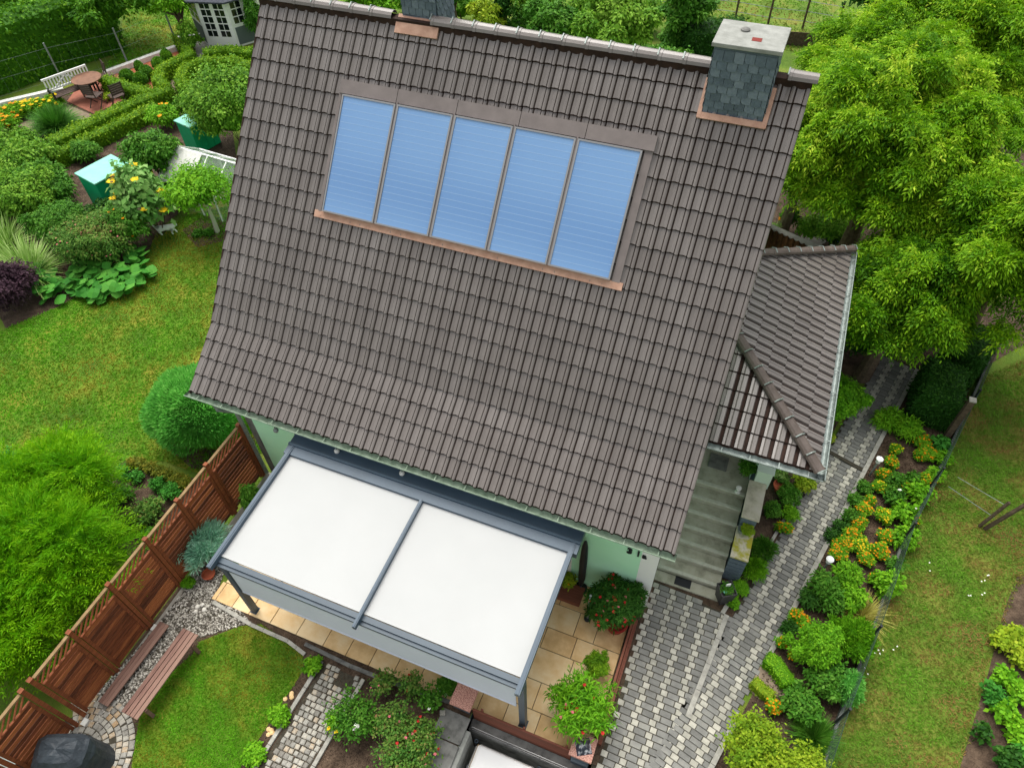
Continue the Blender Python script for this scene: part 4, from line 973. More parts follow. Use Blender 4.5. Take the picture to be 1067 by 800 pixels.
# ------------------------------------------------------------------ potted plants on the terrace
c = G(640, 652, .1); plant_pot('plant_pot', (c[0]+.02, c[1]+.02, .024), .22, .3, m_redpot, 'large red pot under the round red flowered bush')
bush('oleander', 'round dark green potted bush with red flowers by the house wall', 'bush', 641, 628, 31, .72, L_dark, .09, .22, 1.5, fl=[(P_red, 60, .034), (P_pink, 18, .026)], z0=.3, base=.02, core=.78, vadd=.12)
c = G(622, 694, .1); plant_pot('plant_pot', (c[0], c[1], .024), .12, .2, m_terra, 'small pot under the little clipped bush')
bush('box_bush', 'small round leafy bush in a pot on the terrace', 'bush', 622, 692, 14, .42, L_box, .035, .6, 1.4, z0=.15, base=.02)
c = G(608, 745, .1); plant_pot('plant_pot', (c[0], c[1], .024), .18, .26, m_terra, 'pot under the loose bright green flowering shrub')
bush('oleander', 'loose bright green long leaved shrub in a pot near the pillar', 'bush', 607, 735, 34, .74, L_bright, .12, .2, .6, fl=[(P_red, 16, .035), (P_pink, 6, .03)], z0=.22, base=.02, core=.25, depth=.8, nb=9, vadd=-.12)
bush('potted_plant', 'small potted plant with yellow green leaves on the brown stand', 'plant', 592, 604, 8, .35, L_yellowg, .06, .5, 1.2, z0=.14, fl=(P_orange, 3, .03), exact=None)
bush('potted_plant', 'white flowered plant left of the first granite capped pillar', 'plant', 466, 714, 10, .22, L_mid, .05, .5, 1.5, fl=(P_white, 5, .03), base=.02)
bush('blue_spruce', 'dwarf blue green spruce between the wooden fence and the patio cover', 'shrub', 210, 566, 25, .75, L_blue, .13, .16, 1.6, kind='blade', core=.62, depth=.5, up=.15, droop=.0, nb=7)
c = G(219, 600, 0); plant_pot('plant_bowl', (c[0], c[1], .0), .13, .12, m_terra, 'shallow terracotta bowl under the blue spruce')
bush('fence_shrub', 'dark green shrub squeezed between the wooden fence and the patio cover', 'shrub', 262, 520, 11, 1.0, L_mid, .06, .5, 1.4, exact=None, nb=4)
bush('gravel_plant', 'tiny green tuft growing in the gravel by the fence', 'plant', 196, 607, 6, .14, L_bright, .05, .3, 1.4)
b = MB()
for k, (u, v, r) in enumerate(((206, 632, .05), (211, 630, .045), (213, 635, .05), (204, 637, .045), (198, 630, .06))):
    c = G(u, v, 0); b.lathe((c[0], c[1], 0), [(r, 0), (r*.9, r*.5), (r*.4, r*.85), (0, r*.9)], 9, 0, [1, 1, 1, .9, 0][k])
tag(b.build('decorative_stones', m_pebble), 'small heap of round stones on the gravel', 'stones')
# ------------------------------------------------------------------ front beds
rl = [('bright green clump at the top of the bed beside the lawn', 326, 693, 9), ('bright green clump halfway down the bed beside the lawn', 291, 745, 10), ('bright green clump at the bottom of the bed beside the lawn', 265, 786, 11)]
for t, u, v, r in rl: bush('bright_perennial', t, 'plant', u, v, r, .2, L_bright, .055, .7, 1.2, group='bright clumps along the lawn edge')
for t, u, v in (('pale yellowish stones in the upper bed by the lawn', 302, 724), ('pale yellowish stones in the lower bed by the lawn', 281, 762)):
    b = MB()
    for k in range(4): c = G(u+random.uniform(-5, 5), v+random.uniform(-5, 5), 0); r = .045; b.lathe((c[0], c[1], 0), [(r, 0), (r*.9, r*.4), (r*.4, r*.7), (0, r*.75)], 8)
    tag(b.build('bed_stones', m_sand), t, 'stones')
for t, u, v, r, h, fl, mt in (
    ('rose bush with one large white bloom beside the cobbled path', 372, 748, 27, .6, [(P_white, 1, .07)], L_mid),
    ('pale yellow rose leaning over the cobbled path', 349, 752, 11, .5, [(P_yellow, 4, .04)], L_bright),
    ('slender rose bush nearest the terrace tiles', 399, 712, 15, .6, [(P_pink, 3, .02)], L_rose),
    ('slim rose bush with a red tip below the terrace tiles', 428, 714, 14, .55, [(P_red, 3, .025)], L_rose),
    ('red leaved rose bush in the middle of the rose bed', 408, 752, 22, .65, [(P_pink, 4, .025)], L_rose),
    ('green rose bush beside the dark soil and slate slabs', 450, 728, 15, .5, [(P_white, 1, .03)], L_mid),
    ('large rose bush with pink buds at the bottom of the bed', 425, 785, 34, .6, [(P_pink, 9, .03), (P_red, 5, .03)], L_rose),
    ('rose bush with crimson buds beside the slate slabs', 440, 765, 18, .55, [(P_red, 7, .03)], L_rose)):
    bush('rose_bush', t, 'rose bush', u, v, r, h, mt, .055, .62, .30, fl=fl, core=0, depth=.95, nb=11, group=None)
# veg bed left of the fence
for t, u, v, r, h, mt in (
    ('bluish leafy plant at the upper corner of the vegetable bed', 128, 492, 9, .25, L_squash), ('bluish leafy plant right of its twin in the vegetable bed', 142, 496, 8, .25, L_squash),
    ('round leafy clump in the middle of the vegetable bed', 163, 504, 9, .28, L_squash), ('larger leafy clump nearest the fence in the vegetable bed', 178, 512, 12, .3, L_squash),
    ('small dark leafy clump at the left edge of the vegetable bed', 104, 507, 10, .25, L_squash), ('dark clump at the far left beside the feathery conifer', 92, 517, 8, .22, L_dark),
    ('pale green herb mound left in the vegetable bed', 124, 516, 16, .35, L_mid), ('pale olive herb mound right of the feathery conifer', 152, 533, 20, .4, L_rose),
    ('dark leafy plant at the foot of the feathery conifer', 133, 548, 12, .3, L_dark), ('small leafy plant against the wooden fence', 155, 556, 9, .25, L_mid),
    ('dark leafy weeds at the left edge of the lawn', 5, 480, 14, .3, L_squash)):
    bush('garden_plant', t, 'plant', u, v, r*.86, h, mt, .07, .55, .7, core=.3, depth=.7)
massif('low_hedge', 'low yellowish green hedge along the top of the vegetable bed', [(138,481,7,.26),(147,483,7,.24),(156,487,7,.28),(165,491,7,.24),(174,494,7,.26),(184,499,8,.26),(193,503,8,.24)], leafmat('olive_leaf', S(72,92,26), S(112,122,34), S(160,144,50)), .06)
bush('globe_thuja', 'large round blue green globe conifer on the lawn', 'shrub', 203, 424, 46, 1.75, L_thuja, .12, .2, 2.2, kind='blade', nb=0, core=.9, depth=.14, up=.25, droop=.05, sx=1.28, sy=1.28)
# feathery conifer bottom left
for t, u, v, r, h in (('feathery bright green conifer, the tallest one at the top of the group', 60, 520, 52, 2.3), ('broad feathery conifer spilling over the wooden fence', 62, 590, 74, 2.5), ('feathery conifer at the left picture edge', -6, 570, 62, 2.3), ('feathery conifer at the bottom left behind the fence', 6, 650, 62, 2.2)):
    zc = h*.5; c = G(u, v, zc); r = r*ppm(u, v, zc); tr_ = empty('feathery_conifer', (c[0], c[1], 0), t, 'conifer', 'feathery conifers behind the fence')
    q = np.random.default_rng(int(u+500)); B = [(0, 0, h*.45, r*.75, r*.75, h*.45)]
    for k in range(12): a = q.uniform(0, 6.28); d = q.uniform(.3, .75)*r; B.append((math.cos(a)*d, math.sin(a)*d, h*q.uniform(.35, .8), r*.3, r*.3, h*.2))
    P, out, kk, d = sample_blobs(B, 2300, -.2, .45)
    # each plume: a drooping stalk feathered with fine needles
    n = len(P); T = unit(out*np.array([1, 1, .6])+rng.normal(size=(n, 3))*.35+np.array([0, 0, .45])); Vs = []; vv = []; v0 = .5+.4*(wob(P[:, 0], P[:, 1], P[:, 2], 2.0, 3)-.5)+rng.normal(size=n)*.12
    for k in range(9):
        s_ = (k+.5)/9; qv = P+T*.58*s_+np.array([0, 0, -.24])*s_*s_
        for sg in (-1, 1):
            sd = unit(np.cross(T, np.tile([0, 0, 1.0], (n, 1)))+rng.normal(size=(n, 3))*.3)*sg
            tt = unit(T*.9+sd*.6); l = .17*(1.1-s_)*rng.uniform(.7, 1.2, n)+.05; Vs.append(leafquads(qv, tt, unit(rng.normal(size=(n, 3))), l, np.full(n, .017), .15)); vv.append(v0+.25*s_)
    V = np.concatenate(Vs); v = np.concatenate(vv)
    quads('foliage', V, np.clip(v, 0, 1), L_feather, tr_); foliage('inner_foliage', B, 1200, .25, .03, L_feather, tr_, kind='blade', core=.58)
    b = MB(); b.tube([(0, 0, -.02), (0, 0, h*.5)], [.09, .04], 8); b.build('trunk', m_bark, tr_)
# ------------------------------------------------------------------ left garden
bush('purple_shrub', 'dark purple leaved shrub at the left picture edge', 'shrub', 3, 298, 26, 1.3, L_purple, .10, .5, 1.2, low=-.6)
for t, u, v, ln, n in (('pale striped ornamental grass left of the flowering shrubs', 34, 272, 1.35, 620), ('second striped ornamental grass behind at the picture edge', 8, 242, 1.2, 420)):
    c = G(u, v+18, 0); e_ = empty('ornamental_grass', (c[0], c[1], 0), t, 'grass'); blades('blades', (0, 0, 0), n, ln, .045, L_lime, e_, spread=1.0, seg=4, r0=.25)
def squash(label, pts, n, u, v):
    c = G(u, v, 0); e_ = empty('squash_plant', (c[0], c[1], 0), label, 'plant'); P = np.array([p[:2] for p in pts]); Q = rng.uniform(P.min(0), P.max(0), (n*3, 2)); Q = Q[inside(Q, P)][:n]
    Vs = []; vv = []
    for q in Q:
        r = rng.uniform(.10, .19); z = rng.uniform(.12, .42); tl = rng.normal(size=3)*.28; nz = unit(np.array([tl[0], tl[1]-.1, 1.0])); ax = unit(np.cross(nz, [1, 0, 0])); ay = np.cross(nz, ax); p0 = np.array([q[0]-c[0], q[1]-c[1], z]); v_ = rng.uniform(.1, .9); a0 = rng.uniform(0, 6.28)
        for k in range(4):
            def pt(a, f): return p0+(ax*math.cos(a)+ay*math.sin(a))*r*f-nz*r*.18*f
            a = a0+k*1.571; Vs.append([p0, pt(a, .95), pt(a+.78, 1.1), pt(a+1.571, .95)]); vv.append(v_+.06*k)
    quads('leaves', np.array(Vs), np.clip(vv, 0, 1), L_squash, e_)
    b = MB()
    for q in Q[::4]: b.tube([(q[0]-c[0], q[1]-c[1], 0), (q[0]-c[0], q[1]-c[1], .2)], .008, 5)
    b.build('stem', m_bark, e_); return e_
squash('large leaved squash plants spreading onto the left lawn', px((72,308),(100,318),(140,308),(164,295),(158,268),(128,262),(100,272),(78,280)), 210, 110, 300)
squash('smaller large leaved squash plant right of the striped grass', px((28,290),(40,318),(66,318),(64,290),(46,276)), 60, 45, 300)
bush('flowering_shrub', 'olive green shrub with tiny pink flowers beside the lawn', 'shrub', 98, 248, 36, 1.35, L_rose, .09, .45, 1.0, fl=(P_pink, 60, .03), nb=9, core=.5, depth=.555)
bush('flowering_shrub', 'green shrub with small orange blooms right of its olive neighbour', 'shrub', 132, 236, 24, 1.4, L_mid, .09, .5, 1.0, fl=(P_orange, 14, .05), nb=7, core=.5, depth=.555)
bush('flowering_shrub', 'bushy green shrub in front of the green box', 'shrub', 62, 232, 28, 1.2, L_mid, .10, .5, 1.0, nb=7)
bush('flowering_shrub', 'mid green shrub above the striped grass', 'shrub', 20, 205, 34, 1.3, L_apple, .11, .5, 1.0, nb=8)
# sunflowers
L_sun = leafmat('sunflower_leaf', S(70,120,50), S(110,160,76), S(160,196,116))
c = G(146, 208, 1.2); sf = empty('sunflowers', (c[0], c[1], 0), 'tall sunflower clump with yellow heads beside the green box', 'sunflower')
B = lumps(.95, 2.2, 7, 0, 77); foliage('foliage', B, 2300, .2, .15, L_sun, sf, core=.45, depth=.6); P, out, k, d = sample_blobs(B, 15, .1, .02)
flowers('flower_heads', P+out*.1, .13, P_yellow, sf, petals=9); b = MB()
for p in P: b.tube([(p[0]*.4, p[1]*.4, 0), tuple(p)], [.02, .012], 6); b.lathe(tuple(p+out[0]*.1), [(.0, .0), (.06, .01), (0, .03)], 8)
b.build('stem', m_bark, sf)
bush('quince_tree', 'grey green leafy small tree between the green boxes', 'tree', 156, 160, 26, 1.4, L_mid, .12, .6, 1.0, z0=.8, nb=8, core=.6, trunk=True, depth=.45)
bush('fruit_tree', 'small young fruit tree with a pale trunk in a round soil patch', 'tree', 208, 196, 35, 1.25, L_bright, .12, .42, .75, z0=.9, nb=8, core=0, trunk=True, depth=.8)
bush('soil_plant', 'left one of the two small plants under the young fruit tree', 'plant', 206, 243, 5, .15, L_mid, .07, .5, 1.2); bush('soil_plant', 'right one of the two small plants under the young fruit tree', 'plant', 217, 242, 5, .15, L_mid, .07, .5, 1.2)
bush('round_tree', 'big dense round leafy bush left of the roof edge', 'bush', 237, 109, 42, 2.6, L_apple, .12, .55, 1.1, nb=16, core=.6, depth=.6)
# cat
c = G(174, 240, .15); ct = empty('cat', (c[0], c[1], 0), 'white cat with black patches walking on the lawn beside the shrubs', 'cat', rz=R_(25))
def skin(name, V, E_, Rr, mat, parent, root=0):
    me = bpy.data.meshes.new(name); me.from_pydata(V, E_, []); o = bpy.data.objects.new(name, me); COL.objects.link(o)
    s = o.modifiers.new('s', 'SKIN'); 
    for i, r in enumerate(Rr): me.skin_vertices[0].data[i].radius = (r, r); me.skin_vertices[0].data[i].use_root = (i == root)
    u_ = o.modifiers.new('u', 'SUBSURF'); u_.levels = 1; u_.render_levels = 1
    dg = bpy.context.evaluated_depsgraph_get(); dg.update(); m2 = bpy.data.meshes.new_from_object(o.evaluated_get(dg)); bpy.data.objects.remove(o)
    m2.materials.clear(); m2.materials.append(mat); o2 = bpy.data.objects.new(name, m2); COL.objects.link(o2); o2.parent = parent
    m2.polygons.foreach_set('use_smooth', [True]*len(m2.polygons)); return o2
V = [(-.22, 0, .25), (-.08, 0, .25), (.08, 0, .26), (.20, 0, .27), (.29, 0, .34), (.38, 0, .36),
     (-.23, .06, .15), (-.27, .06, .09), (-.24, .06, .02), (-.23, -.06, .15), (-.20, -.06, .09), (-.16, -.06, .02),
     (.19, .05, .15), (.24, .05, .08), (.26, .05, .02), (.17, -.05, .15), (.15, -.05, .08), (.16, -.05, .02),
     (-.32, 0, .30), (-.42, .01, .38), (-.52, .03, .40)]
E_ = [(0, 1), (1, 2), (2, 3), (3, 4), (4, 5), (0, 6), (6, 7), (7, 8), (0, 9), (9, 10), (10, 11), (3, 12), (12, 13), (13, 14), (3, 15), (15, 16), (16, 17), (0, 18), (18, 19), (19, 20)]
Rr = [.085, .095, .09, .08, .055, .06, .04, .028, .022, .04, .028, .022, .035, .024, .022, .035, .024, .022, .028, .024, .02]
skin('body', V, E_, Rr, M('cat_fur', [S(232,232,228), S(240,240,236), S(236,236,230), S(30,30,30)], rough=.95, nscale=4.2, ndetail=0), ct)
for sy in (-1, 1):
    b = MB(); b.add([(.34, sy*.045, .40), (.38, sy*.02, .41), (.37, sy*.055, .39), (.355, sy*.048, .46)], [(0, 1, 3), (1, 2, 3), (2, 0, 3), (0, 2, 1)]); b.build('ear', m_black, ct)
# green boxes
def gbox(cs, h, label, w_=1.1, d_=.9, rz=0):
    t = empty('green_box', (cs[0], cs[1], 0), label, 'box', 'green boxes with mint lids', rz=rz)
    b = MB(); b.box(-w_/2, -d_/2, 0, w_/2, d_/2, h)
    b.build('body', m_green, t, bevel=.02)
    b = MB()
    for k in range(1, 4): x = -w_/2+w_*k/4; b.box(x-.02, -d_/2-.015, .05, x+.02, -d_/2-.003, h-.05)
    b.build('rib', m_green, t); b = MB(); b.box(-w_/2-.04, -d_/2-.04, h, w_/2+.04, d_/2+.04, h+.05); b.build('lid', m_mintlid, t, bevel=.015)
A = np.array(G(79, 182, 1.15)); Bc = np.array(G(100, 192, 1.15)); C_ = np.array(G(126, 178, 1.15)); D_ = np.array(G(110, 158, 1.15))
ux_ = C_-Bc; an = math.atan2(ux_[1], ux_[0]); L1 = np.linalg.norm(ux_[:2])*1.4; W1 = np.linalg.norm((A-Bc)[:2]); cen = Bc+ux_/np.linalg.norm(ux_)*L1/2+(A-Bc)/2
gbox(cen, 1.15, 'larger green box with a pale mint lid beside the sunflowers', L1, W1, an)
Bc = np.array(G(199, 134, 1.0)); ux_ = np.array([math.cos(an), math.sin(an)]); cen = Bc[:2]+ux_*.47+np.array([-ux_[1], ux_[0]])*.45
gbox(cen, 1.0, 'smaller green box with a mint lid below the round bush', .95, .8, an)
# greenhouse
c = G(222, 182, .6); gh = empty('greenhouse', (-16.35, 8.45, 0), 'small white framed greenhouse half hidden by the roof edge', 'greenhouse', rz=R_(-4))
m_clear = M('greenhouse_pane', [S(150,176,150)], rough=.15, spec=.6)
pb = m_clear.node_tree.nodes['Principled BSDF']; pb.inputs['Alpha'].default_value = .4
Lg, Wg, hw, hr = 3.0, 1.9, .95, 1.6; b = MB(); f = MB()
for sg in (-1, 1):
    b.add([(-Lg/2, sg*Wg/2, 0), (Lg/2, sg*Wg/2, 0), (Lg/2, sg*Wg/2, hw), (-Lg/2, sg*Wg/2, hw), (Lg/2, 0, hr), (-Lg/2, 0, hr)], [(0, 1, 2, 3), (3, 2, 4, 5)])
    b.add([(sg*Lg/2, -Wg/2, 0), (sg*Lg/2, Wg/2, 0), (sg*Lg/2, Wg/2, hw), (sg*Lg/2, 0, hr), (sg*Lg/2, -Wg/2, hw)], [(0, 1, 2, 3, 4)])
    for k in range(5):
        x = -Lg/2+Lg*k/4; f.bar((x, sg*Wg/2, 0), (x, sg*Wg/2, hw), .04, .04); f.bar((x, sg*Wg/2, hw), (x, 0, hr), .04, .04)
    f.bar((-Lg/2, sg*Wg/2, hw), (Lg/2, sg*Wg/2, hw), .04, .04)
f.bar((-Lg/2, 0, hr), (Lg/2, 0, hr), .05, .05)
b.build('panes', m_clear, gh); f.build('frame', m_white, gh)
b = MB(); b.add([(-Lg/2+.05, -.03, hr+.012), (-.2, -.03, hr+.012), (-.2, -Wg/2, hw+.035), (-Lg/2+.05, -Wg/2, hw+.035)], [(0, 1, 2, 3)]); o = b.build('shade_panel', m_offw, gh)
s_ = o.modifiers.new('t', 'SOLIDIFY'); s_.thickness = .02
# ------------------------------------------------------------------ far garden
sheet('far_paving', px((70,106),(98,119),(150,95),(118,74),(86,84)), .012, m_redtile)
sheet('gravel_path', px((18,132),(36,140),(60,146),(96,120),(68,108),(40,118)), .006, m_soild)
sheet('brick_mulch', px((118,90),(152,96),(166,90),(160,72),(190,62),(184,52),(128,76)), .006, m_brickm)
sheet('gravel_path', px((176,92),(190,98),(192,86),(180,78)), .006, m_soild); sheet('paved_path', px((196,62),(206,68),(222,50),(216,40),(204,44)), .008, m_kerb)
b = MB(); strip(b, [g2(0, 112), g2(68, 96)], .22, 0, .2, .8, 1.2); strip(b, [g2(110, 80), g2(186, 52)], .22, 0, .2, .8, 1.2)
tag(b.build('kerb', m_offw), 'pale kerb below the wire fence of the far garden', 'kerb')
def hp(*uv, h=.55): return [g2(u, v, h) for u, v in uv]
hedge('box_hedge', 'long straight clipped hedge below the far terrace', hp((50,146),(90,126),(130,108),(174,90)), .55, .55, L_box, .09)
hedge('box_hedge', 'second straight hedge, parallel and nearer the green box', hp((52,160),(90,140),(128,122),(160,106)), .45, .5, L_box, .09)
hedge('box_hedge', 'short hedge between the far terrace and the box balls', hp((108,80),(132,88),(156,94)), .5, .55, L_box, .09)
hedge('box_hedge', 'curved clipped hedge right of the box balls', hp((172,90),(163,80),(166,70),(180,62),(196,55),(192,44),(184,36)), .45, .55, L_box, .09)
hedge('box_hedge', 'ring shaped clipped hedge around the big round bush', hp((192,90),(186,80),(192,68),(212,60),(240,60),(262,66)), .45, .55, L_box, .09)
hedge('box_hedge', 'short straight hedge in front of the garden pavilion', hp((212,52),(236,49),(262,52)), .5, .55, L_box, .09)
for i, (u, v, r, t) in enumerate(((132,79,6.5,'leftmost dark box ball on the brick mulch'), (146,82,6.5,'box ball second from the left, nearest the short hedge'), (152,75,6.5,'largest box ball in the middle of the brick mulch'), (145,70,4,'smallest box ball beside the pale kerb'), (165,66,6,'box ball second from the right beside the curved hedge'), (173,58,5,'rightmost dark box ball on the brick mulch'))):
    bush('box_ball', t, 'shrub', u, v, r, .55, L_hedge, .06, .6, 1.6, nb=0, core=.92, depth=.05, sx=1.2, sy=1.2)
# wire fence of the far garden
wf = empty('wire_fence', (*g2(134, 68), 0), 'wire mesh fence with slim pale posts behind the far garden', 'fence'); o0 = Vector((*g2(134, 68), 0))
fpts = [Vector(G(u, v, 0)) for u, v in ((-20,110),(65,84),(134,68),(184,46),(232,30))]
for p in fpts[1:4]: b = MB(); b.tube([p-o0, p-o0+Vector((0, 0, 1.5))], .035, 8); b.build('post', m_zinc, wf)
b = MB()
for p, q in zip(fpts[:-1], fpts[1:]):
    for z in (.1, .7, 1.3): b.tube([p-o0+Vector((0, 0, z)), q-o0+Vector((0, 0, z))], .003, 4)
    n = int((q-p).length/.35)
    for k in range(n): c = p+(q-p)*k/n-o0; b.tube([c, c+Vector((0, 0, 1.35))], .002, 3)
b.build('mesh', m_zinc, wf)
# bench, table and chairs
c = G(76, 92, .45); fb = empty('far_bench', (c[0], c[1], 0), 'garden bench with a white lattice backrest on the far terrace', 'bench', rz=R_(48))
an2 = math.atan2(*(np.array(g2(84, 78, .9))-np.array(g2(62, 86, .9)))[::-1]); fb.rotation_euler = (0, 0, an2)
m_dwood = M('dark_wood', [S(58,46,40), S(84,68,60)], rough=.7, nscale=8)
b = MB(); 
for k in range(4): b.box(-.85, -.28+k*.13, .42, .85, -.17+k*.13, .45)
b.build('seat', m_dwood, fb); b = MB()
for k in range(15): b.box(-.82+k*.117, .25, .55, -.77+k*.117, .28, .98)
b.box(-.86, .24, .93, .86, .29, 1.0); b.box(-.86, .24, .52, .86, .29, .58); b.bar((-.5, .265, .58), (.1, .265, .95), .03, .03); b.bar((.5, .265, .58), (-.1, .265, .95), .03, .03)
b.build('backrest', m_white, fb)
for x in (-.8, .8):
    b = MB(); b.box(x-.03, -.27, 0.013, x+.03, -.21, .62); b.box(x-.03, .2, 0.013, x+.03, .26, .6); b.box(x-.03, -.3, .62, x+.03, .26, .66); b.build('leg', m_black, fb)
c = G(90, 82, .72); ft = empty('round_table', (c[0], c[1], .013), 'round brown table on the far terrace', 'table')
b = MB(); b.lathe((0, 0, .70), [(.55, 0), (.56, .02), (.55, .035), (0, .035)], 24); b.build('tabletop', M('table_brown', [S(104,72,54), S(132,94,72)], rough=.6, nscale=5), ft)
b = MB(); b.tube([(0, 0, .05), (0, 0, .7)], .035, 8); [b.tube([(0, 0, .08), (.32*math.cos(a), .32*math.sin(a), .015)], .02, 6) for a in (0, 2.09, 4.18)]; b.build('pedestal', m_black, ft)
def chair(u, v, rz, label):
    c = G(u, v, .45); t = empty('garden_chair', (c[0], c[1], .013), label, 'chair', 'dark chairs on the far terrace', rz=rz)
    b = MB()
    for k in range(5): b.box(-.24, -.24+k*.098, .43, .24, -.24+k*.098+.085, .45)
    b.build('seat', m_dwood, t); b = MB()
    for k in range(5): b.box(-.22, .24+k*.012, .55+k*.085, .22, .26+k*.012, .62+k*.085)
    b.bar((-.23, .23, .43), (-.23, .31, .98), .03, .03); b.bar((.23, .23, .43), (.23, .31, .98), .03, .03); b.build('backrest', m_dwood, t)
    for x in (-.23, .23):
        for y0, y1 in ((-.24, .2), (.24, -.2)): b = MB(); b.bar((x, y0, 0), (x, y1, .43), .03, .03); b.build('leg', m_dwood, t)
chair(98, 99, R_(190), 'dark folding chair nearest the straight hedge'); chair(121, 99, R_(250), 'dark folding chair at the right end of the far terrace'); chair(104, 80, R_(330), 'dark folding chair behind the round table')
bush('yellow_potted_plant', 'little yellow green plant between the two front chairs', 'plant', 112, 101, 4, .3, L_yellowg, .08, .5, 1.2)
# flower strip
for i, (u, v, r, fm, t) in enumerate(((10,118,9,P_orange,'orange lilies at the far left below the tall hedge'), (24,114,9,P_yellow,'yellow flowers left in the strip below the tall hedge'), (38,112,9,P_yellow,'yellow flowers in the middle of the strip below the tall hedge'), (54,106,9,P_yellow,'yellow flowers nearest the white backed bench'), (8,128,9,P_orange,'orange flowers in front of the lilies at the far left'))):
    bush('flower_clump', t, 'flowers', u, v, r, .5, L_bright, .12, .3, 1.0, fl=(fm, 16, .09))
c = G(60, 134, 0); e_ = empty('fountain_grass', (c[0], c[1], 0), 'round tuft of fine green grass on the pale gravel', 'grass'); blades('blades', (0, 0, 0), 1800, .95, .03, leafmat('fine_grass', S(40,86,24), S(70,130,36), S(104,160,60)), e_, spread=1.15, seg=4, r0=.25)
# hydrangea, pots
bush('hydrangea', 'white flowering shrub standing by the garden pavilion', 'shrub', 198, 38, 9, 1.3, L_apple, .12, .6, 1.0, fl=(P_white, 6, .08))
# pavilion
c0 = np.array(g2(222, 48)); c1 = np.array(g2(243, 49)); dv_ = (c1-c0); W_ = 1.25; dv_ = dv_/np.linalg.norm(dv_)
gz = empty('garden_pavilion', (*(c0+dv_*.5+np.array([-dv_[1], dv_[0]])*1.6), 0), 'white octagonal garden pavilion with a dark roof and glazed doors', 'pavilion', rz=math.atan2(dv_[1], dv_[0]))
Rg = 1.75; K = 8; b = MB(); gr = MB(); fr = MB()
ap = Rg*math.cos(math.pi/8); side = 2*Rg*math.sin(math.pi/8)
pts = [(Rg*math.cos(math.pi/8+k*math.pi/4), Rg*math.sin(math.pi/8+k*math.pi/4)) for k in range(8)]
b.poly(pts, 0, 1.92); b.build('wall', m_white, gz)
for k in range(8):
    (ax, ay), (bx, by) = pts[k], pts[(k+1) % 8]; nx_, ny_ = (ax+bx)/2/ap, (ay+by)/2/ap; ux, uy = (bx-ax)/side, (by-ay)/side
    def Q(s_, z, o): return (ax+ux*s_+nx_*o, ay+uy*s_+ny_*o, z)
    door = (k == 5); b = MB(); z0 = .4 if door else .9
    def rect(b, s0, s1, z0, z1, o0, o1, a=.5): b.add([Q(s0, z0, o1), Q(s1, z0, o1), Q(s1, z1, o1), Q(s0, z1, o1), Q(s0, z0, o0), Q(s1, z0, o0), Q(s1, z1, o0), Q(s0, z1, o0)], [(0, 1, 2, 3), (0, 4, 5, 1), (1, 5, 6, 2), (2, 6, 7, 3), (3, 7, 4, 0)], 0, a)
    for s0, s1 in ((.14, side/2-.07), (side/2+.07, side-.14)):
        b = MB()
        nr = 5 if door else 3
        for r_ in range(nr):
            for c_ in range(2):
                w2 = (s1-s0)/2; hh = (1.8-z0)/nr; rect(b, s0+c_*w2+.02, s0+(c_+1)*w2-.02, z0+r_*hh+.025, z0+(r_+1)*hh-.025, .0, .012)
        b.build('window_panes', m_pane, gz)
    if not door: b = MB(); rect(b, .1, side-.1, .08, .78, .0, .015); b.build('lower_panel', m_greywall, gz)
b = MB(); vs = [(x*1.25, y*1.25, 1.90) for x, y in pts]+[(x*1.25, y*1.25, 1.96) for x, y in pts]+[(0, 0, 2.9)]
b.add(vs, [(k, (k+1) % 8, 8+(k+1) % 8, 8+k) for k in range(8)]+[(8+k, 8+(k+1) % 8, 16) for k in range(8)]+[tuple(range(8))[::-1]], 0, .3); b.build('roof', M('dark_shingle_roof', [S(52,56,64), S(78,82,92)], rough=.8, nscale=12), gz)
bush('vine', 'leafy climber at the right corner of the garden pavilion', 'shrub', 264, 20, 9, 2.0, L_mid, .12, .5, 1.0)
# trees and hedges upper left
def tree(name, label, cx_, cy_, rpx, zc, H, mat, leaf, n, nb=14, seed=0, kind='leaf', asp=.5, K=4, tilt=1, exact=None, core=.62, low=-.45, depth=.42, flat=.8, vadd=0, r_abs=None):
    c = G(cx_, cy_, zc) if exact is None else exact; r = r_abs or rpx*ppm(cx_, cy_, zc); q = np.random.default_rng(seed+5)
    t = empty(name, (c[0], c[1], 0), label, 'tree'); h0 = zc-0
    B = [(0, 0, h0, r*.66, r*.66, H*.40)]
    for k in range(nb):
        a = 2.4*k+q.uniform(-.4, .4); d = math.sqrt((k+.7)/nb)*r*.86; e = q.uniform(.6, 1.2)*r*.88/math.sqrt(nb)**.92
        B.append((math.cos(a)*d, math.sin(a)*d, h0+H*(.34-.55*(d/r)**2)*flat+q.uniform(-.18, .18)*H, e, e, e*.85))
    foliage('crown', B, n, leaf, leaf*asp, mat, t, kind=kind, K=K, core=core, low=low, depth=depth, vadd=vadd, up=.45)
    b = MB(); b.tube([(0, 0, -.05), (.05, .03, h0*.4), (0, 0, h0*.9)], [.16*r**.5, .12*r**.5, .06], 10)
    for k in range(9):
        p = B[1+k % (len(B)-1)]; b.tube([(0, 0, h0*.35+.08*k), (p[0]*.5, p[1]*.5, h0*.5+p[2]*.3), (p[0]*.9, p[1]*.9, p[2])], [.07, .045, .015], 6)
    b.build('trunk', m_bark, t); return t
tree('hedge_tree', 'dark bushy tree above the tall hedge at the top left', 104, 0, 50, 1.9, 3.0, L_hedge, .17, 13000, 26, seed=1, core=.7, vadd=-.05)
tree('hedge_tree', 'dark bushy tree in the top left corner', 22, -6, 72, 1.9, 3.2, L_hedge, .17, 17000, 34, seed=2, core=.7, vadd=-.05)
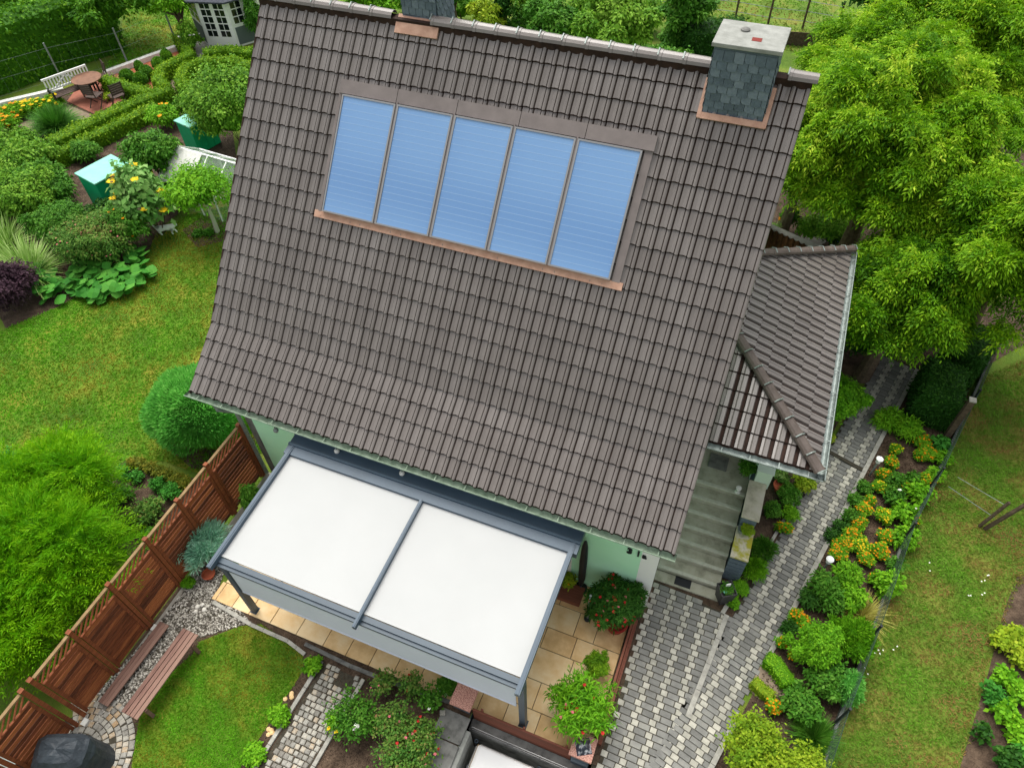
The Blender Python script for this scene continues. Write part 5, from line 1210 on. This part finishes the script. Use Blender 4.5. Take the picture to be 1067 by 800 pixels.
hedge('tall_hedge', 'tall dark hedge behind the wire fence at the top left', px((-90,118),(-20,94),(60,64),(122,44)), 2.3, 2.5, L_hedge, .14, 1.0, vadd=-.05, taper=.6)
tree('small_tree', 'small bright tree on the far lawn at the top', 180, 0, 22, 1.8, 1.8, L_bright, .16, 3500, 8, 3)
massif('leafy_hedge', 'rough leafy hedge at the left picture edge below the gravel', [(-30,150,24,1.2),(-5,158,24,1.3),(18,150,18,1.0),(22,168,22,1.3),(44,160,16,1.0),(0,185,26,1.2),(-30,190,26,1.3)], L_apple, .13)
massif('leafy_hedge', 'rough overgrown hedge just left of the larger green box', [(46,182,18,1.1),(62,192,13,.9),(30,192,22,1.2),(58,200,18,1.0)], L_mid, .13)
bush('rough_shrub', 'overgrown shrub directly below the second straight hedge', 'shrub', 90, 158, 13, .6, L_mid, .12, .5, 1.0); bush('rough_shrub', 'overgrown shrub right of the two straight hedges', 'shrub', 170, 121, 15, .8, L_bright, .12, .5, 1.0, fl=(P_orange, 3, .1)); bush('rough_shrub', 'leafy shrub behind the smaller green box', 'shrub', 190, 110, 11, .7, L_apple, .12, .5, 1.0)
bush('rough_shrub', 'dark undergrowth between the quince tree and the young fruit tree', 'shrub', 178, 205, 14, 1.0, L_dark, .11, .5, 1.1)
bush('rough_shrub', 'dark undergrowth left of the sunflowers', 'shrub', 104, 224, 15, .7, L_dark, .11, .5, 1.1)
# ------------------------------------------------------------------ behind the ridge
tree('apple_tree', 'round yellowish apple tree behind the ridge', 644, 30, 44, 2.6, 2.8, L_apple, .17, 12000, 13, 11, core=.6, vadd=.08)
tree('plum_tree', 'greyish green tree left of the round apple tree', 575, 32, 34, 2.0, 2.4, L_mid, .17, 8000, 12, 12)
tree('yellow_shrub_tree', 'yellow green bushy tree right of the left chimney', 506, 22, 18, 1.4, 1.8, L_yellowg, .16, 4000, 9, 13)
tree('dark_conifer', 'dark green conifer behind the middle of the ridge', 524, 4, 12, 1.8, 2.4, L_dark, .14, 3000, 6, 14)
tree('garden_tree', 'bright bushy tree at the top edge beside the left chimney', 385, -4, 32, 1.4, 1.8, L_bright, .18, 6000, 10, 15)
tree('garden_tree', 'dark bushy tree at the top edge left of the right chimney', 715, 10, 26, 1.6, 2.0, L_mid, .18, 5000, 10, 16)
tree('garden_tree', 'mid green tree at the top edge above the grey green tree', 560, -6, 30, 2.0, 2.6, L_apple, .18, 6000, 10, 17)
tree('garden_tree', 'bright tree at the top edge left of the yellow green tree', 470, -12, 24, 2.0, 2.4, L_mid, .18, 4500, 10, 18)
massif('shrub_row', 'mixed green shrubs filling the garden behind the ridge', [(452,14,14,1.3),(536,34,16,1.2),(600,58,18,1.2),(612,30,16,1.3),(690,62,16,1.0),(700,40,14,1.1),(545,14,15,1.3),(668,66,16,1.0)], L_mid, .15)
massif('shrub_row', 'yellowish shrubs between the two trees behind the ridge', [(480,6,14,1.2),(524,30,10,1.0),(608,6,18,1.5),(640,0,18,1.5),(680,14,18,1.4),(425,-4,16,1.3)], L_apple, .15)
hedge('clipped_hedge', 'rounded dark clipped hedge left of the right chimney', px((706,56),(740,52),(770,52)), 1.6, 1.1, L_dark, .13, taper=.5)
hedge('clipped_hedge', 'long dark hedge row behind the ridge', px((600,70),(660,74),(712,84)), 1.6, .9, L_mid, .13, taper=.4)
sheet('back_lawn', back_lawn, -.0, m_meadowg); turf('meadow_grass', back_lawn, 60, .16, .05, L_meadow, 'yellowish meadow grass beyond the right chimney', vb=.75, seed=21)
rf = empty('rail_fence', (*g2(770, 22), 0), 'wire fence with wooden posts across the meadow behind the chimney', 'fence'); o0 = Vector((*g2(770, 22), 0)); fp = [Vector(G(u, v, 0)) for u, v in ((660,4),(694,10),(730,16),(766,20),(800,26),(836,30),(870,36))]
for p in fp: b = MB(); b.tube([p-o0, p-o0+Vector((0, 0, 1.3))], .05, 6); b.build('post', m_bark, rf)
b = MB()
for p, q in zip(fp[:-1], fp[1:]):
    for z in (.3, .7, 1.1): b.tube([p-o0+Vector((0, 0, z)), q-o0+Vector((0, 0, z))], .012, 4)
b.build('wires', m_zinc, rf)
pk = empty('picket_fence', (*g2(790, 44), 0), 'low brown picket fence at the meadow edge behind the chimney', 'fence'); o0 = Vector((*g2(790, 44), 0)); b = MB(); p, q = Vector(G(700, 38, 0)), Vector(G(880, 52, 0)); n = 150
for k in range(n): c = p+(q-p)*k/n-o0; b.box(c.x-.035, c.y-.012, 0, c.x+.035, c.y+.012, .55)
b.build('pickets', m_bark, pk)
# ------------------------------------------------------------------ big trees right
tree('walnut_tree', 'huge light green walnut tree right of the chimney', 925, 150, 118, 4.3, 4.6, L_walnut, .105, 27000, 80, 31, kind='spray', asp=.36, K=4, core=.5, depth=.55, vadd=-.07)
tree('walnut_tree', 'light green walnut tree at the right picture edge above the meadow', 1056, 262, 96, 3.6, 4.2, L_walnut, .1, 21000, 64, 32, kind='spray', asp=.36, K=4, core=.55, depth=.45, vadd=-.1)
tree('walnut_tree', 'light green walnut tree in the top right corner', 1020, 36, 108, 4.2, 4.4, L_walnut, .115, 21000, 60, 33, kind='spray', asp=.36, K=4, core=.5, depth=.55, vadd=-.02)
tree('walnut_tree', 'light green walnut crown reaching up behind the right chimney', 897, 72, 58, 3.6, 3.4, L_walnut, .105, 12000, 34, 38, kind='spray', asp=.36, K=4, core=.5, depth=.55, vadd=-.04)
tree('walnut_tree', 'darker leafy tree low behind the porch roof', 940, 312, 74, 2.6, 3.0, L_walnut, .095, 14000, 44, 34, kind='spray', asp=.38, K=4, core=.5, depth=.5, vadd=-.18)
tree('walnut_tree', 'leafy tree between the main roof edge and the big walnut', 838, 168, 56, 2.6, 2.8, L_walnut, .1, 11000, 34, 35, kind='spray', asp=.36, K=4, core=.55, depth=.4, vadd=-.05)
tree('walnut_tree', 'light green walnut crown between the two right hand walnuts', 978, 205, 62, 3.9, 3.4, L_walnut, .105, 12000, 36, 37, kind='spray', asp=.36, K=4, core=.5, depth=.55, vadd=.03)
tree('dark_tree', 'dark treetop behind the big walnut at the top edge', 925, -24, 60, 3.0, 3.2, L_dark, .2, 7000, 14, 36)
bush('perennial', 'orange flowering plant behind the corrugated shed roof', 'plant', 822, 226, 9, .9, L_mid, .1, .4, 1.0, fl=(P_orange, 8, .07)); bush('perennial', 'blue flowering plant behind the porch roof', 'plant', 868, 244, 12, .8, L_dark, .16, .15, 1.0, kind='blade', fl=(P_blue, 8, .06)); bush('perennial', 'white variegated plant at the main roof edge above the shed', 'plant', 806, 244, 8, .8, L_lime, .1, .5, 1.0)
bush('undergrowth', 'small green bush between the shed and the left walnut', 'bush', 842, 236, 13, .8, L_apple, .09, .5, .9); bush('undergrowth', 'dark green bush behind the corner of the porch roof', 'bush', 905, 285, 26, 1.2, L_mid, .1, .5, .9, nb=9); bush('undergrowth', 'green bush above the shed under the big walnut', 'bush', 872, 236, 26, 1.0, L_apple, .1, .5, .9, nb=9); bush('undergrowth', 'dark low bush between the porch gutter and the path end', 'bush', 905, 350, 26, .9, L_dark, .09, .5, .9, nb=9); bush('undergrowth', 'leafy bush under the walnut beside the path end', 'bush', 940, 352, 22, .9, L_mid, .09, .5, .9, nb=9)
b = MB(); pebl = px((832,250),(850,258),(862,252),(842,238)); sheet('stone_patch', pebl, .004, m_pebble)
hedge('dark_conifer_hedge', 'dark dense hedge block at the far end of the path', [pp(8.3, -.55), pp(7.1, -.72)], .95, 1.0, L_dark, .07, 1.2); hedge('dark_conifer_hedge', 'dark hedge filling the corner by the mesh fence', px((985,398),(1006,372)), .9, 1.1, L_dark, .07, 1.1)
bush('round_box_bush', 'round leafy green bush beside the path and the porch roof', 'bush', 873, 415, 27, 1.1, L_bright, .055, .6, 1.3, nb=6, core=.85, vadd=-.15)
bush('path_weeds', 'small plants between the round bush and the path', 'plant', 862, 455, 8, .2, L_yellowg, .05, .5, 1.0)
# mesh fence right of the bed
mf = empty('mesh_fence', (*g2(950, 580), 0), 'dark wire mesh fence with black posts along the flower bed', 'fence'); o0 = Vector((*g2(950, 580), 0))
fl_ = [Vector((*g2(u, v), 0)) for u, v in ((1030,372),(1003,432),(965,512),(936,568),(900,672),(868,755),(846,820))]
m_dgreen = M('fence_green', [S(46,64,56)], rough=.6)
for p in fl_[1:]: b = MB(); b.tube([p-o0, p-o0+Vector((0, 0, .92))], .026, 8); b.build('post', m_black, mf)
b = MB()
for p, q in zip(fl_[:-1], fl_[1:]):
    L = (q-p).length; n = int(L/.07)
    for k in range(n): c = p+(q-p)*k/n-o0; b.tube([c+Vector((0, 0, .1)), c+Vector((0, 0, .85))], .0022, 3, cap=False)
    for k in range(12): z = .1+k*.068; b.tube([p-o0+Vector((0, 0, z)), q-o0+Vector((0, 0, z))], .0022, 3, cap=False)
    b.tube([p-o0+Vector((0, 0, .86)), q-o0+Vector((0, 0, .86))], .006, 5)
b.build('mesh', m_dgreen, mf)
b = MB()
for p, q in zip(fl_[:-1], fl_[1:]): a = p-o0; c = q-o0; b.bar(a+Vector((.03, 0, .06)), c+Vector((.03, 0, .06)), .05, .2)
b.build('base_board', m_concd, mf)
c = G(985, 456, 0); wpst = empty('wooden_post', (c[0], c[1], 0), 'thick grey wooden post at the corner of the flower bed', 'post'); b = MB(); b.box(-.06, -.06, 0, .06, .06, 1.35); b.build('shaft', m_bark, wpst); b = MB(); b.box(-.07, -.07, 1.35, .07, .07, 1.38); b.build('post_cap', m_kerb, wpst)
# old frame in the meadow
c = G(1026, 551, 0); of = empty('old_fence_frame', (c[0], c[1], 0), 'old dark wooden posts and loose wires standing in the meadow', 'fence')
b = MB(); b.bar((0, 0, 0), (.38, .12, 1.25), .06, .06); b.build('post', m_bark, of); b = MB(); b.bar((-.1, .03, 0), (.06, .12, .9), .05, .05); b.build('post', m_bark, of)
e0 = Vector(G(998, 497, .5))-Vector((c[0], c[1], 0)); b = MB(); b.tube([e0, (.05, .1, .8)], .008, 4); b.tube([e0+Vector((-.1, -.15, -.2)), (0, .05, .4)], .008, 4); b.build('wires', m_zinc, of)
# lamps along the bed
def lamp(u, v, hh, label):
    c = G(u, v, 0); t = empty('garden_lamp', (c[0], c[1], 0), label, 'lamp', 'small white garden lamps along the path')
    b = MB(); b.tube([(0, 0, 0), (0, 0, hh-.12)], .018, 8); b.build('pole', m_zinc, t)
    b = MB(); b.lathe((0, 0, hh-.14), [(.03, 0), (.05, .03), (.05, .10), (.03, .12)], 14); b.build('lamp_shade', m_offw, t)
    b = MB(); b.lathe((0, 0, hh), [(.075, 0), (.075, .015), (.04, .045), (0, .05)], 16); b.build('cap', m_white, t)
lamp(906, 495, .62, 'garden lamp in the middle of the flower bed edge'); lamp(856, 596, .55, 'garden lamp nearest the steps with a white cap'); lamp(953, 412, .80, 'tall garden lamp at the far end of the path')
# ------------------------------------------------------------------ long flower bed: every clump on its own
def mari(u, v, r, t, fm=None, mt=None, nf=34, h=.26):
    bush('marigold', t, 'flowers', u, v, r, h, mt or L_bright, .05, .4, .9, fl=[(fm or P_orange, int(1.9*nf*r*r/64), .022)], nb=5, core=.5, depth=.4)
for a in (
 (961,460,8,'orange clump at the upper end of the long bed'), (968,472,9,'orange clump below the uppermost one beside the fence'), (959,474,6,'small orange clump touching the upper fence side one'),
 (934,468,6,'pale yellow clump near the tall lamp side',P_yellow), (929,482,7,'orange clump right of the middle garden lamp'), (921,494,7,'orange clump below the middle garden lamp'),
 (917,507,7,'lemon yellow clump below the middle garden lamp',P_yellow), (966,499,7,'orange clump beside the black fence post'), (941,506,7,'dull orange clump behind the leafy dahlia'),
 (907,521,6,'small bright orange clump near the path edging'), (901,531,8,'bright orange clump second from the path edging'), (895,545,8,'yellow orange clump under the bright orange one'),
 (922,537,9,'yellow green clump in the middle of the bed',P_yellow), (887,556,8,'orange clump beside the bare soil patch'), (879,567,10,'large orange clump left of the yellow mass'),
 (874,577,10,'golden clump above the nearest garden lamp'), (897,569,10,'large golden clump in the centre of the bed',P_yellow), (903,582,8,'golden clump below the central one'),
 (917,574,9,'orange clump right of the golden centre'), (924,559,8,'dull golden clump above the right orange one'), (952,541,6,'small orange clump near the mesh fence'),
 (911,602,6,'yellow orange clump among the dahlia leaves'), (830,642,8,'orange clump beside the path above the round bush'), (838,648,6,'second orange clump above the round bush'),
 (815,669,6,'orange clump left of the round bush'), (827,682,5,'small orange clump low beside the round bush'), (808,736,8,'round orange clump at the lower end of the bed'),
 (813,548,5,'small orange clump beside the stair wall'), (820,550,6,'brighter orange clump beside the stair wall',None,None,40)):
    mari(*a[:4], *(a[4:] if len(a) > 4 else ()))
for t, u, v, r, h, mt, lf, asp in (
 ('leafy green lilies at the upper end of the bed by the path', 926, 437, 14, .4, L_bright, .13, .2), ('leafy green lilies right of the upper ones', 946, 446, 14, .4, L_bright, .13, .2),
 ('broad leaved plant beside the fence at the upper end', 980, 463, 9, .4, L_squash, .1, .7), ('green plant along the fence below the broad leaved one', 984, 478, 9, .35, L_bright, .08, .4),
 ('bright leafy plant by the first black fence post', 974, 494, 9, .35, L_bright, .08, .5), ('dark green clump under the middle garden lamp', 925, 500, 7, .25, L_mid, .06, .5),
 ('dahlia left of centre with dark leaves', 936, 501, 9, .35, L_mid, .08, .6), ('dark green clump between the dahlias', 951, 498, 7, .3, L_mid, .08, .6),
 ('white flowered dahlia in the middle of the bed', 932, 517, 11, .4, L_mid, .08, .6), ('tall leafy dahlia beside the fence', 957, 514, 13, .45, L_bright, .09, .6),
 ('leafy dahlia below the white flowered one', 942, 534, 12, .45, L_bright, .09, .6), ('leafy dahlia in the lower middle near the fence', 943, 560, 13, .4, L_bright, .09, .5),
 ('green clump at the path edge above the orange ones', 901, 508, 8, .25, L_mid, .06, .5), ('low green clump at the path edge', 891, 520, 8, .22, L_mid, .06, .5), ('dark green clump left of the yellow orange one', 888, 538, 9, .28, L_mid, .07, .5),
 ('grey green mound at the path edge', 876, 548, 8, .2, L_dark, .06, .5), ('grey green mound at the path edge below the other mound', 868, 558, 8, .2, L_dark, .06, .5),
 ('tall phlox clump beside the nearest garden lamp', 858, 610, 16, .55, L_mid, .09, .4), ('fern like phlox clump right of the nearest lamp', 884, 600, 15, .5, L_bright, .09, .3),
 ('leafy phlox clump below the nearest lamp', 868, 626, 15, .5, L_mid, .09, .4), ('bright phlox clump in the middle of the bed', 888, 622, 15, .5, L_bright, .09, .4), ('leafy clump beside the mesh fence at mid bed', 926, 608, 15, .5, L_bright, .09, .5),
 ('small clump beside the fence above the leafy one', 933, 588, 8, .35, L_mid, .08, .5), ('thin green plant beside the phlox near the path', 844, 624, 11, .3, L_dark, .09, .2),
 ('low dark plant left above the round bush', 822, 654, 9, .25, L_dark, .06, .5)):
    bush('perennial', t, 'plant', u, v, r*.92, h, mt, lf*1.1, asp, 1.0, core=.3, depth=.75, nb=8, fl=(P_white, 3, .03) if 'white' in t else None)
bush('round_box_bush', 'large round bright green clipped bush in the long bed', 'bush', 853, 674, 26, .95, L_bright, .05, .6, 1.3, nb=5, core=.88, vadd=-.05)
bush('juniper', 'soft green shrub right of the large round bush', 'shrub', 887, 664, 22, .75, L_bright, .09, .2, 1.3, kind='blade', core=.75, up=.5, vadd=-.1)
bush('dark_shrub', 'dark green shrub below the large round bush', 'shrub', 862, 706, 20, .6, L_mid, .07, .6, 1.1); bush('dark_shrub', 'feathery green shrub against the mesh fence below the round bush', 'shrub', 880, 714, 17, .6, L_thuja, .08, .25, 1.1, kind='blade')
bush('dark_shrub', 'leafy shrub above the grassy tuft at the lower end', 'shrub', 835, 735, 18, .5, L_mid, .07, .6, 1.1)
c = G(848, 770, 0); e_ = empty('grass_tuft', (c[0], c[1], 0), 'dark green grassy tuft near the lower end of the mesh fence', 'grass'); blades('blades', (0, 0, 0), 1500, .42, .014, L_mid, e_, spread=1.0, seg=4, r0=.14)
c = G(898, 642, 0); e_ = empty('straw_grass', (c[0], c[1], 0), 'pale straw coloured grass leaning over the mesh fence', 'grass'); blades('blades', (0, 0, 0), 420, .5, .014, L_straw, e_, spread=1.15, seg=4, r0=.12)
bush('yellow_shrub', 'big yellow green shrub at the lower end of the long bed', 'shrub', 790, 785, 37, .7, L_yellowg, .065, .55, .7, core=.25, nb=12, depth=.8, vadd=-.14); bush('yellow_shrub', 'smaller yellow green shrub right at the bottom edge', 'shrub', 838, 805, 26, .5, L_yellowg, .06, .55, .7, core=.3, nb=9, depth=.7, vadd=-.1)
hedge('low_mound', 'upper bright green cushion plant beside the bed path', px((797,688),(806,694),(816,708),(820,716)), .30, .22, L_bright, .035); hedge('low_mound', 'lower bright green cushion plant beside the bed path', px((784,712),(794,722),(803,728)), .22, .2, L_yellowg, .035)
# strip between stair wall and path
for t, u, v, r, h, mt, lf, asp in (
 ('dark leafy plant at the upper end of the stair wall', 779, 487, 9, .4, L_mid, .06, .5), ('variegated plant beside the pale green pillar', 812, 492, 8, .4, L_lime, .06, .5),
 ('yellow green plant under the porch gutter corner', 838, 503, 11, .4, L_yellowg, .07, .5), ('green plant below the gutter corner', 822, 516, 12, .35, L_mid, .06, .4), ('dull green herb beside the upper stair wall', 806, 531, 10, .3, L_mid, .05, .4),
 ('thin green weeds at the kerb of the path', 824, 535, 9, .25, L_bright, .06, .3), ('wild grassy herb beside the lower stair wall', 795, 572, 13, .4, L_mid, .09, .15), ('wild grassy herb next to the planter', 786, 592, 13, .35, L_bright, .09, .15), ('bright weeds between the planter and the path', 764, 627, 7, .15, L_bright, .05, .5), ('small grassy weeds in the kerb gap', 772, 612, 8, .2, L_bright, .07, .2)):
    bush('herb', t, 'plant', u, v, r, h, mt, lf, asp, 1.0, core=.4, base=1.15 if 'upper end of the stair' in t else 0, kind='blade' if asp < .18 else 'leaf')
c = G(815, 505, .2); plant_pot('plant_bowl', (c[0], c[1], .0), .17, .18, m_terra, 'terracotta bowl below the pale green pillar'); bush('succulent', 'reddish succulent in the terracotta bowl', 'plant', 815, 498, 7, .12, L_rose, .05, .5, 1.0, base=.14)
c = G(773, 552, 1.0); plant_pot('plant_pot', (1.33, 1.72, .952), .08, .12, m_zinc, 'small grey pot on the mossy lower cap stone'); bush('succulent', 'yellow sedum in the small grey pot', 'plant', 779, 552, 7, .1, L_yellowg, .03, .6, 1.4, base=1.03)
# far right vegetable bed
for t, u, v, r, mt in (('yellow green courgette plant at the top of the right bed', 1056, 662, 12, L_yellowg), ('yellow green courgette at the right edge of the right bed', 1066, 684, 12, L_yellowg), ('yellow green plant at the left end of the right bed', 1042, 668, 8, L_yellowg), ('bright leafy clump in the middle of the right bed', 1048, 706, 11, L_bright), ('small bright clump beside the meadow edge', 1036, 724, 10, L_squash), ('bright leafy clump at the right edge', 1064, 722, 10, L_bright), ('leafy clump in the lower right bed', 1048, 742, 12, L_bright), ('large leafy clump at the lower right edge', 1062, 762, 13, L_bright), ('dark tuft at the meadow corner of the right bed', 1024, 762, 8, L_dark), ('dark grey green tuft at the bottom right', 1052, 790, 11, L_dark), ('leafy clump at the bottom right corner', 1068, 785, 10, L_squash)):
    bush('courgette', t, 'plant', u, v, r, .3, mt, .09, .75, .8, core=.45)
# white daisies in the meadow
P = [np.array(G(u+rng.normal()*3, v+rng.normal()*3, .05)) for u, v in ((900,700),(916,678),(912,680),(936,678),(1011,621),(1028,620),(1024,606),(966,590),(897,703),(1030,598)) for k in range(2)]
o = flowers('daisies', P, .018, P_white); tag(o, 'scattered white daisies in the right hand meadow', None, None, 'stuff')
def finish():
    pass
